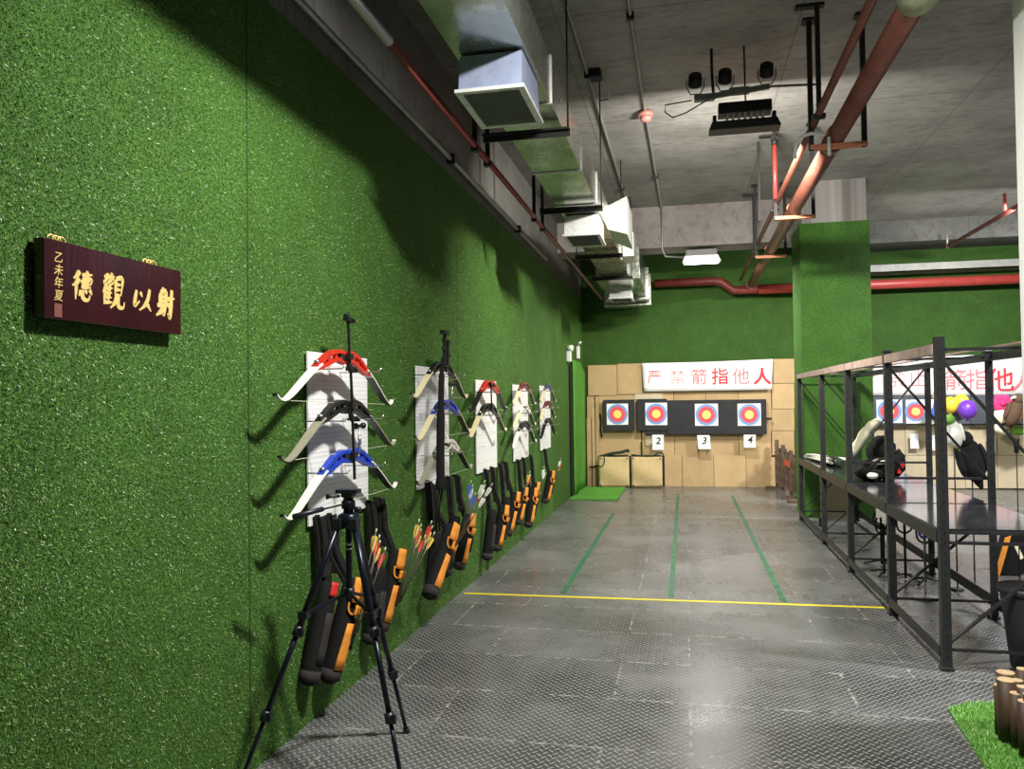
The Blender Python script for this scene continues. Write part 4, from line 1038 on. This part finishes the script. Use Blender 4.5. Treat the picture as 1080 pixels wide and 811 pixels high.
# canvas panels
def canvas_panel(px0, py0, px1, py1, Y, label, strap):
    x0, x1, z0, z1 = rectY(px0, py0, px1, py1, Y); z0 = .012
    t = thing('canvas_panel', label, 'panel', ((x0 + x1) / 2, Y, 0), 'beige canvas panels on the floor')
    mb = MB()
    def fn(u, v): return (x0 + (x1 - x0) * u, Y + .02 - .03 * math.sin(PI * u) * math.sin(PI * v) + .012 * math.sin(7 * v + 3 * u), z0 + (z1 - z0 - .02) * v + .012 * abs(u - .5))
    mb.grid(fn, 12, 12); mb.build('canvas', M['canvas'], t, solid=.015)
    e = .02
    MB().span((x0 - e, Y + .05, z0), (x0 + .015, Y + .085, z1)).span((x1 - .015, Y + .05, z0), (x1 + e, Y + .085, z1)).span((x0 + .015, Y + .05, z1 - .02), (x1 - .015, Y + .085, z1 + .015)).span((x0 + .015, Y + .055, z0), (x1 - .015, Y + .08, z0 + .03)).build('frame', M['screen_green'], t)
    mb = MB()
    for u in (.06, .94):
        for v in (.04, .95): p = Vector(fn(u, v)); mb.disc((p.x, p.y - .012, p.z), .014, (0, -1, 0), .004, 10)
    mb.build('grommet', M['dark_steel'], t)
    if strap:
        MB().tube(smooth_path([(x0 + .02, Y + .04, z1 - .02), (x0 + .22, Y + .03, z1 + .04), (x0 + .42, Y + .03, z1 + .07), (x1 - .03, Y + .04, z1 + .1), (x1, Y + .05, z1 + .07)], 4), .028, 8, .016).build('rolled_cloth', M['screen_green'], t)
        MB().tube(smooth_path([(x0 + .1, Y - .01, z1 + .0), (x0 + .11, Y - .015, z1 - .1), (x0 + .06, Y - .015, z1 - .19), (x0 - .01, Y - .0, z1 - .17)], 4), .009, 6).build('strap', M['screen_green'], t)
    else:
        MB().tube(smooth_path([(x0, Y + .04, z1 + .02), (x0 + .2, Y + .03, z1 + .0), (x0 + .4, Y + .03, z1 + .01), (x1 - .08, Y + .03, z1 + .05), (x1 + .02, Y + .04, z1 + .03), (x1 + .03, Y + .045, z1 - .2), (x1 + .03, Y + .045, .03)], 4), .014, 6).build('cord', M['screen_green'], t)
canvas_panel(631.5, 481, 663.5, 513.5, 14.72, 'beige canvas panel with a dark strap and rolled cloth on top', True)
canvas_panel(666, 481, 698.5, 513.5, 14.72, 'plain beige canvas panel next to the strapped one', False)

# dark wooden rack beside the column
t = thing('wooden_rack', 'dark weathered wooden rack standing beside the turf column', 'rack', (1.75, 14.2, 0))
def xr(y): return 1.57 + (14.85 - y) * .085
for y_, z_ in ((14.82, .86), (14.3, .80), (13.7, .74), (13.12, .72)):
    MB().span((xr(y_) - .03, y_ - .03, 0), (xr(y_) + .03, y_ + .03, z_)).build('post', M['dark_wood'], t)
for z_ in (.16, .32, .48, .64):
    MB().bar((xr(13.1) + .04, 13.1, z_ - .02), (xr(14.85) + .04, 14.85, z_ + .03), .02, .08).build('rail', M['dark_wood'], t)
mb = MB()
for k in range(13): y_ = 13.2 + k * .127; mb.span((xr(y_) - .05, y_, .10), (xr(y_) - .032, y_ + .06, .66 + .05 * (k % 3)))
mb.build('slats', M['dark_wood'], t)
MB().bar((xr(13.5) - .06, 13.5, .52), (xr(13.95) - .06, 13.95, .54), .01, .10).build('orange_netting', M['net_orange'], t)
MB().span((xr(13.2) - .25, 13.2, 0), (xr(13.2) + .05, 13.27, .05)).build('foot', M['dark_wood'], t)
MB().span((xr(14.75) - .22, 14.7, 0), (xr(14.75) + .05, 14.78, .05)).build('foot', M['dark_wood'], t)
t = tag(MB().span((1.52, 12.75, 0.001), (1.8, 13.0, .045)).build('timber_block', M['dark_wood']), 'low timber block on the floor in front of the wooden rack', 'block')

# ------------------------------------------------------------------ tape lines
tag(MB().prism([(-1.83, 6.47, .001), (1.45, 6.53, .001), (1.45, 6.575, .001), (-1.83, 6.515, .001)], (0, 0, .0012)).build('tape_line', M['tape_yellow']), 'yellow tape line across the floor', 'tape')
for x_, y1_, lab in ((-1.015, 11.4, 'green tape lane line nearest the turf wall'), (-.138, 13.9, 'middle green tape lane line down the range'), (.735, 13.7, 'green tape lane line nearest the steel rack')):
    tag(MB().span((x_ - .022, 6.62, .001), (x_ + .022, y1_, .002)).build('tape_line', M['tape_green']), lab, 'tape', 'green lane lines')

# ------------------------------------------------------------------ steel shelving rack
FXP = 1.465; RXP = 2.135
YP = [5.13, 6.36, 7.85, 9.28, 11.05]
t = thing('shelving_rack', 'long black steel shelving rack with one glossy shelf', 'rack', (1.8, 8, 0))
for i, y in enumerate(YP):
    for x_, top in ((FXP, 1.945 if i == 0 else 1.92), (RXP, 1.9)):
        w = .052
        s = 1 if x_ == FXP else -1
        p = MB().span((x_ - .026, y - .026, .0), (x_ + .026, y - .020, top)).span((x_ - .026 if s > 0 else x_ + .020, y - .02, .0), (x_ - .020 if s > 0 else x_ + .026, y + .026, top)).build('post', M['rack_metal'], t)
        MB().box((x_, y, .012), (.07, .07, .022)).build('foot', M['rack_metal'], p, .004)
        if i in (1,): MB().box((x_, y - .0, top + .012), (.06, .06, .024)).build('cap', M['rack_metal'], p, .008)
        mb = MB()
        for k in range(30):
            mb.box((x_, y - .0265, .08 + k * .06), (.008, .001, .022))
        mb.build('slots', M['grille_dark'], p)
    # end frames
    for z in (.12, .74, .80, 1.0 if i in (1, 2) else .82, 1.87):
        if z == .82: continue
        MB().bar((FXP + .02, y, z), (RXP - .02, y, z), .014, .018).build('cross_bar', M['rack_metal'], t)
    if i == 2: MB().bar((FXP + .02, y, 1.02), (RXP - .02, y, 1.84), .012, .03, (0, 1, 0)).build('brace', M['rack_metal'], t)
    else: MB().bar((FXP + .02, y, 1.80), (RXP - .02, y, 1.0), .012, .034, (0, 1, 0)).build('brace', M['rack_metal'], t)
    MB().bar((FXP + .02, y, .16), (RXP - .02, y, .72), .012, .032, (0, 1, 0)).build('brace', M['rack_metal'], t)
for a, b in zip(YP[:-1], YP[1:]):
    for x_ in (FXP, RXP):
        s = -1 if x_ == FXP else 1
        MB().span((x_ + s * .030, a + .03, .735), (x_ + s * .018, b - .03, .815)).build('shelf_beam', M['rack_metal'] if x_ > 2 or a < 6 else M['rack_metal'], t)
        MB().span((x_ + s * .030, a + .03, .07), (x_ + s * .018, b - .03, .13 if x_ == FXP else .15)).build('floor_beam', M['rack_metal'], t)
        MB().span((x_ + s * .030, a + .03, 1.845), (x_ + s * .018, b - .03, 1.905)).span((x_ - .018 if s < 0 else x_ - .018, a + .03, 1.845), (x_ + .018, b - .03, 1.852)).build('top_beam', M['rack_beam'] if x_ == FXP else M['rack_metal'], t)
    MB().span((FXP - .015, a + .03, .800), (RXP + .015, b - .03, .818)).build('shelf_board', M['shelf'], t)
# bay nearest to the camera goes on towards the right
MB().bar((1.87, 4.6, 1.895), (1.87, 11.0, 1.895), .05, .012).build('middle_beam', M['rack_beam'], t)

# things on and under the rack
t = thing('bag', 'black crumpled equipment bag lying on the glossy shelf', 'bag', (1.8, 8.4, .82))
rng = random.Random(5)
mb = MB()
for c_, r_ in (((1.80, 8.15, .93), (.17, .22, .11)), ((1.84, 8.3, 1.05), (.13, .2, .17)), ((1.68, 8.05, .88), (.13, .2, .06)), ((1.9, 8.05, .98), (.09, .14, .13))): mb.sphere(c_, r_, 14, 9)
for v in mb.bm.verts: v.co += Vector((rng.uniform(-1, 1), rng.uniform(-1, 1), rng.uniform(-.6, 1))) * .018
mb.build('body', M['black_fabric'], t)
MB().tube(smooth_path([(1.64, 7.82, .95), (1.72, 7.8, 1.03), (1.84, 7.82, 1.02), (1.92, 7.84, .92)], 4), .012, 6).build('strap', M['black_fabric'], t)
MB().sphere((1.74, 7.93, 1.0), (.06, .03, .03)).build('white_patch', M['plush_white'], t)
MB().sphere((1.66, 7.84, .88), (.05, .04, .03)).build('white_patch', M['plush_white'], t)
MB().box((1.92, 7.92, .94), (.03, .02, .1), Matrix.Rotation(.4, 3, 'Y')).build('red_patch', M['red_tag'], t)
t = thing('padded_sleeve', 'long cream padded sleeve leaning diagonally over the black bag', 'sleeve', (1.7, 8.0, 1.0))
pts = smooth_path([onY(899, 478, 8.0), onY(906, 466, 8.0), onY(914, 454, 8.05), onY(921, 447, 8.1), onY(928, 444, 8.15)], 4)
MB().tube(pts, [.016, .036, .045, .042, .036, .04, .046, .045, .04, .035, .038, .042, .04, .036, .034, .024, .012], 12).build('body', M['plush_cream'], t)
MB().sphere(pts[1] + Vector((-.01, -.01, -.01)), .042).build('cuff', M['plush_white'], t)
t = thing('tassel_bundle', 'bundle of white rods with green wrapping on the far end of the shelf', 'bundle', (1.6, 10.4, .83))
mb = MB()
for k in range(12): mb.tube([(1.50 + .03 * (k % 4), 10.9 - .02 * k, .84 + .018 * (k // 4)), (1.60 + .05 * (k % 5), 9.55 + .05 * (k % 3), .86 + .02 * (k // 4))], .014, 6)
mb.build('rods', M['plush_white'], t)
MB().tube([(1.60, 10.2, .85), (1.66, 9.7, .87), (1.70, 9.45, .86)], [.05, .06, .04], 10).build('green_wrapping', M['screen_green'], t)
tag(MB().span((1.98, 11.9, .0), (2.38, 12.0, .72)).build('cream_panel', M['box_cream']) if False else MB().span((1.72, 11.15, .01), (2.12, 11.2, .72)).build('cream_panel', M['box_cream']), 'cream upright panel on the floor under the far end of the rack', 'panel')
tag(MB().span((1.6, 10.5, .001), (1.68, 10.56, .1)).build('small_block', M['lamp_black']), 'small black block on the floor under the rack by the cream panel', 'block')
stands = [(1.72, 7.75, .46, 'nearest the front post'), (1.86, 7.6, .50, 'with the tallest prongs'), (1.98, 7.45, .44, 'nearest the rear posts'), (1.8, 8.2, .45, 'behind the others')]
for i, (x_, y_, h_, nm) in enumerate(stands):
    t = thing('bow_stand', 'thin black forked bow stand under the rack, ' + nm, 'stand', (x_, y_, 0), 'bow stands under the rack')
    MB().tube([(x_, y_, 0.01), (x_, y_, h_)], .011, 8).build('stem', M['black_metal'], t)
    for s in (-1, 1):
        MB().tube(smooth_path([(x_, y_, h_ - .1), (x_ + s * .05, y_, h_ - .07), (x_ + s * .065, y_, h_ - .0), (x_ + s * .05, y_, h_ + .05)], 4), .009, 8).build('prong', M['black_metal'], t)
    for k in range(3):
        a = 2 * PI * k / 3 + i; MB().tube([(x_, y_, .05), (x_ + .16 * math.cos(a), y_ + .16 * math.sin(a), .012)], .009, 8).build('foot', M['black_metal'], t)
t = thing('blue_clip', 'small blue clip hanging under the shelf beside the bow stands', 'clip', (1.83, 6.9, .6))
MB().tube([(1.83, 6.9, .35), (1.83, 6.9, .50)], .008, 6).build('stem', M['conduit'], t)
MB().tube(smooth_path([(1.79, 6.9, .56), (1.80, 6.9, .50), (1.83, 6.9, .48), (1.86, 6.9, .50), (1.87, 6.9, .56)], 3), .010, 6).build('fork', M['plush_blue'], t)
MB().tube([(1.83, 6.9, .01), (1.83, 6.9, .36)], .004, 6).tube([(1.83, 6.9, .004), (1.83, 6.9, .016)], .09, 16).build('base', M['conduit'], t)

# leaning orange trimmed bag, bin, log edging, turf mat at lower right
p0 = onZ(1052, 607, 0)
t = thing('bow_case', 'black case with orange trim leaning beyond the rack', 'bow case', (p0.x, p0.y, 0))
Yq = p0.y
def q_(x, y): p = onY(x, y, Yq); return (p.x, p.y, max(p.z, .0))
MB().prism([q_(1050, 606), q_(1062, 562), q_(1070, 556), q_(1095, 560), q_(1090, 600), q_(1075, 608)], (0, .14, 0)).build('body', M['black_fabric'], t, .01)
MB().prism([tuple(Vector(q_(1049, 605)) + Vector((0, -.012, 0))), tuple(Vector(q_(1060, 567)) + Vector((0, -.012, 0))), tuple(Vector(q_(1066, 565)) + Vector((0, -.012, 0))), tuple(Vector(q_(1054, 607)) + Vector((0, -.012, 0)))], (0, .012, 0)).build('orange_trim', M['orange'], t)
MB().prism([tuple(Vector(q_(1069, 575)) + Vector((0, -.012, 0))), tuple(Vector(q_(1072, 572)) + Vector((0, -.012, 0))), tuple(Vector(q_(1079, 588)) + Vector((0, -.012, 0))), tuple(Vector(q_(1076, 590)) + Vector((0, -.012, 0)))], (0, .012, 0)).build('pale_trim', M['plush_cream'], t)

pb = onZ(1091, 705, 0); bx_, by_ = pb.x, pb.y
t = thing('bin', 'dark grey plastic bin beside the end of the rack', 'bin', (bx_, by_, 0))
MB().tube([(bx_, by_, .0), (bx_, by_, .01), (bx_, by_, .42), (bx_, by_, .45)], [.11, .12, .165, .168], 24).build('body', M['bin'], t)
MB().tube([(bx_, by_, .44), (bx_, by_, .475)], .182, 24).build('rim', M['bin'], t)

g = [onZ(*p, 0) for p in ((1000, 749), (1018, 745), (1020, 743.5), (1052, 743), (1110, 742), (1150, 811), (1160, 860), (1070, 860), (1040, 812), (1018, 777))]
mb = MB(); mb.mat(M['turf_mat']).prism([(p.x, p.y, .001) for p in g], (0, 0, .008))
o = mb.build('turf_mat'); tag(o, 'bright green turf mat on the floor under the log edging', 'mat')
# blades of the mat
rng2 = np.random.default_rng(9); poly = [(p.x, p.y) for p in g]
def inside(x, y):
    c = False; n = len(poly)
    for i in range(n):
        x1, y1 = poly[i]; x2, y2 = poly[(i + 1) % n]
        if (y1 > y) != (y2 > y) and x < (x2 - x1) * (y - y1) / (y2 - y1) + x1: c = not c
    return c
xs_ = [p[0] for p in poly]; ys_ = [p[1] for p in poly]
V = []; F_ = []
for k in range(22000):
    x = rng2.uniform(min(xs_), min(max(xs_), 1.9)); y = rng2.uniform(min(ys_), max(ys_))
    if not inside(x, y): continue
    a = rng2.uniform(0, 6.283); L = rng2.uniform(.012, .024); w = .0022
    n0 = len(V)
    V += [(x - w * math.cos(a), y - w * math.sin(a), .008), (x + w * math.cos(a), y + w * math.sin(a), .008), (x + rng2.normal(0, .009), y + rng2.normal(0, .009), .008 + L)]
    F_.append((n0, n0 + 1, n0 + 2))
me = bpy.data.meshes.new('turf_pile'); me.from_pydata(V, [], F_); me.materials.append(M['blade_bright'])
b = bpy.data.objects.new('turf_pile', me); COL.objects.link(b); b.parent = o; b['kind'] = 'stuff'

t = thing('log_edging', 'clump of short upright logs with pale cut tops on the turf mat', 'logs', (1.45, 4.1, 0))
logs = [((1056, 723), 776, 8), ((1062, 709.5), 770, 14), ((1063, 717.5), 783, 14), ((1074, 718), 778, 9), ((1073, 731.5), 789, 9), ((1080, 706), 770, 9), ((1081, 725), 790, 9), ((1082, 740), 799, 10), ((1088, 733), 800, 10)]
for (tx, ty), by, wpx in logs:
    base = onZ(tx, by, .01); top = onY(tx, ty, base.y); r = wpx / 2 / F * base.y * 1.15
    r = max(r, .026)
    lg = MB().tube([(base.x, base.y, .005), (base.x, base.y, top.z)], r, 14).build('log', M['log'], t)
    MB().tube([(base.x, base.y, top.z), (base.x, base.y, top.z + .004)], r * .97, 14).build('cut_top', M['log_end'], lg)

# ------------------------------------------------------------------ right-hand range end
x0, x1, z0, z1 = rectY(897, 417, 1090, 447.5, 14.86)
t = thing('target_board', 'long slate foam target board seen through the steel rack', 'target board', (x0, 14.86, z0))
for k in range(3):
    MB().span((x0 + (x1 - x0) * k / 3 + .003, 14.86, z0), (x0 + (x1 - x0) * (k + 1) / 3 - .003, 14.96, z1)).build('foam_block', M['foam_grey'], t, .008)
edges = [897, 921, 955, 990, 1018, 1052, 1092]
nm = ['nearest the turf column', 'under the first target behind the rack', 'under the second target behind the rack', 'under the yellow balloons', 'behind the black plush bird', 'behind the thin pole with a clip']
for a, b, n_ in zip(edges[:-1], edges[1:], nm):
    sheet(a, 448, b, 480, 15.0, 'pale cardboard sheet in the upper row, ' + n_, 'card_pale')
    sheet(a, 480.5, b, 515, 15.0, 'pale cardboard sheet touching the floor, ' + n_, 'card_pale')
face(924.5, 421.5, 951.5, 446, 14.86, 'square paper target face behind the second rack post')
face(955.5, 421.5, 976, 446.5, 14.86, 'square paper target face between two rack posts')
face(980, 421, 1003, 446, 14.86, 'square paper target face behind the blue plush parrot')
face(1050, 420, 1075, 446, 14.86, 'square paper target face behind the pink plush')
card(960, 457.5, 969, 473, 14.9, '', 'blank white paper card on cardboard behind the rack')
card(981.5, 459, 991, 475, 14.9, '', 'blank white paper card behind the tallest rack post')
card(1040.5, 460, 1050, 477, 14.9, '', 'blank white paper card beside the black plush bird')
def balloon(px, py, rpx, Y, m, label):
    c = onY(px, py, Y); r = rpx / F * Y
    t = thing('balloon', label, 'balloon', c, 'balloons on the target boards')
    MB().sphere(c, (r * .95, r * .95, r * 1.05), 20, 14).build('body', M[m], t)
    MB().tube([c - Vector((0, 0, r * 1.02)), c - Vector((0, 0, r * 1.12)), c - Vector((0, 0, r * 1.22))], [.012, .02, .03], 8).build('knot', M[m], t)
balloon(1002.5, 427, 7.6, 14.5, 'plush_yellow', 'yellow balloon beside the tallest rack post')
balloon(1014, 424, 7.4, 14.65, 'plush_yellow', 'yellow balloon tucked behind the purple balloon')
balloon(1020, 432, 9.0, 14.3, 'plush_purple', 'round purple balloon in front of the slate board')
def plush(px, py, s, Y, body, label, head=None, wing=None, beak='beak', lean=0, pole=False, tail=None, name='plush_bird', cat='plush toy'):
    c = onY(px, py, Y); k = s / F * Y
    t = thing(name, label, cat, c)
    R = Matrix.Rotation(lean, 3, 'Y')
    def W(x, y, z): return c + R @ Vector((x * k, y * k, z * k))
    mb = MB(); mb.sphere(c, (k * .36, k * .32, k * .62), 16, 10, R); mb.sphere(W(.02, 0, .35), (k * .3, k * .27, k * .35), 16, 10, R)
    mb.build('body', M[body], t)
    MB().sphere(W(-.05, -.06, .72), (k * .26, k * .25, k * .26), 14, 9, R).build('head', M[head or body], t)
    MB().tube([W(-.24, -.2, .72), W(-.38, -.26, .66), W(-.43, -.27, .56)], [k * .09, k * .06, k * .015], 8).build('beak', M[beak], t)
    for sgn in (-1, 1):
        MB().sphere(W(sgn * .33, -.08, .05), (k * .1, k * .2, k * .45), 10, 8, R).build('wing', M[wing or body], t)
    MB().tube([W(.03, .1, -.4), W(.06, .12, -.65), W(.08, .1, -.85)], [k * .2, k * .14, k * .06], 8, [k * .08, k * .06, k * .03]).build('tail', M[tail or wing or body], t)
    if pole: MB().tube([(c.x, c.y, 0), (c.x, c.y, c.z - k * .4)], .006, 6).tube([(c.x, c.y, 0), (c.x, c.y, .012)], .05, 16).build('pole', M['dark_steel'], t)
    return t
plush(1025, 487, 32, 7.3, 'plush_black', 'black plush bird with a pale beak on a thin pole', pole=True, lean=-.25)
plush(1006, 459, 21, 7.25, 'plush_white', 'white plush bird with a green head and tail behind the tallest rack post', head='plush_green', wing='plush_white', beak='plush_green', lean=-.2, tail='plush_green', pole=True)
plush(987, 432, 17, 14.4, 'plush_blue', 'blue plush parrot with a yellow head in front of a target', head='plush_yellow', wing='plush_white', lean=.3)
plush(1069, 436, 20, 14.2, 'plush_brown', 'brown plush bird with a white face beside the pink plush', wing='plush_brown', head='plush_brown', beak='plush_white', lean=.35)
c = onY(1057, 425, 14.35)
t = thing('plush_flower', 'bright pink plush flower in front of the slate board', 'plush toy', c)
mb = MB()
for k in range(6):
    a = 2 * PI * k / 6; mb.sphere((c.x + .09 * math.cos(a), c.y, c.z + .07 * math.sin(a)), (.085, .05, .075), 10, 7)
mb.build('petals', M['plush_pink'], t)
MB().sphere((c.x, c.y - .05, c.z), (.06, .04, .05), 10, 7).build('centre', M['plush_pink'], t)
MB().sphere((c.x - .02, c.y + .02, c.z - .2), (.11, .07, .13), 12, 8).build('pot', M['plush_cream'], t)
t = thing('plush_fruit', 'cream plush lump lying along the lower edge of the slate board', 'plush toy', onY(1056, 453, 14.4))
c = onY(1056, 453, 14.4); MB().sphere(c, (.15, .08, .07), 12, 8, Matrix.Rotation(.35, 3, 'Y')).build('body', M['plush_cream'], t)
MB().sphere(c + Vector((.25, .03, -.02)), (.17, .08, .08), 12, 8).build('green_end', M['plush_green'], t)
c = onY(1072, 474, 7.6)
t = thing('clip_pole', 'thin pole with a small black spring clip on top', 'pole', (c.x, c.y, 0))
MB().tube([(c.x, c.y, 0), (c.x, c.y, c.z)], .005, 6).tube([(c.x, c.y, 0), (c.x, c.y, .012)], .05, 14).build('pole', M['dark_steel'], t)
MB().box((c.x, c.y, c.z), (.03, .02, .06)).bar((c.x - .008, c.y, c.z), (c.x - .022, c.y, c.z + .08), .01, .012).bar((c.x + .008, c.y, c.z), (c.x + .018, c.y, c.z + .09), .01, .012).build('clip', M['lamp_black'], t)

# ------------------------------------------------------------------ light
def lamp(name, typ, loc, energy, color=(1, 1, 1), size=.3, target=None, **kw):
    L = bpy.data.lights.new(name, typ); L.energy = energy; L.color = color
    if typ == 'AREA': L.size = size; L.shape = kw.get('shape', 'SQUARE'); L.size_y = kw.get('size_y', size); L.spread = kw.get('spread', PI)
    elif typ in ('POINT', 'SPOT'): L.shadow_soft_size = size
    if typ == 'SPOT': L.spot_size = kw.get('cone', 1.5); L.spot_blend = kw.get('blend', .5)
    o = bpy.data.objects.new(name, L); COL.objects.link(o); o.location = loc
    if target is not None:
        o.rotation_euler = (Vector(target) - Vector(loc)).to_track_quat('-Z', 'Y').to_euler()
    return o
W = bpy.data.worlds.new('world'); SC.world = W; W.use_nodes = True
bg = W.node_tree.nodes['Background']; bg.inputs[0].default_value = (.9, .95, 1, 1); bg.inputs[1].default_value = .035
lamp('near_flood', 'AREA', (.08, 2.85, 3.70), 215, (1, .98, .94), .34, (-.25, 3.1, 0), shape='RECTANGLE', size_y=.14)
lamp('range_flood', 'AREA', (.52, LY + .14, 3.72), 260, (1, .96, .88), .5, (.5, 12.0, -.6), shape='RECTANGLE', size_y=.12)
lamp('strip_light', 'AREA', (.28, 12.39, 3.64), 170, (1, .97, .9), .5, (.28, 13.1, .6), shape='RECTANGLE', size_y=.18)
lamp('right_range_light', 'AREA', (4.3, 11.2, 3.9), 340, (1, 1, 1), .6, (4.1, 13.3, 0), shape='RECTANGLE', size_y=.2)
lamp('right_uplight', 'POINT', (5.0, 11.0, 3.95), 11, (.8, .84, 1), .1)
lamp('right_near_flood', 'AREA', (3.4, 4.8, 4.1), 130, (.94, .96, 1), .5, (3.3, 5.2, 0), shape='RECTANGLE', size_y=.14, spread=1.9)

# ------------------------------------------------------------------ view
SC.view_settings.view_transform = 'Standard'; SC.view_settings.look = 'None'
SC.view_settings.gamma = 1; SC.view_settings.exposure = 0; SC.view_settings.use_curve_mapping = False
for o in bpy.data.objects:
    if 'local' in o: del o['local']
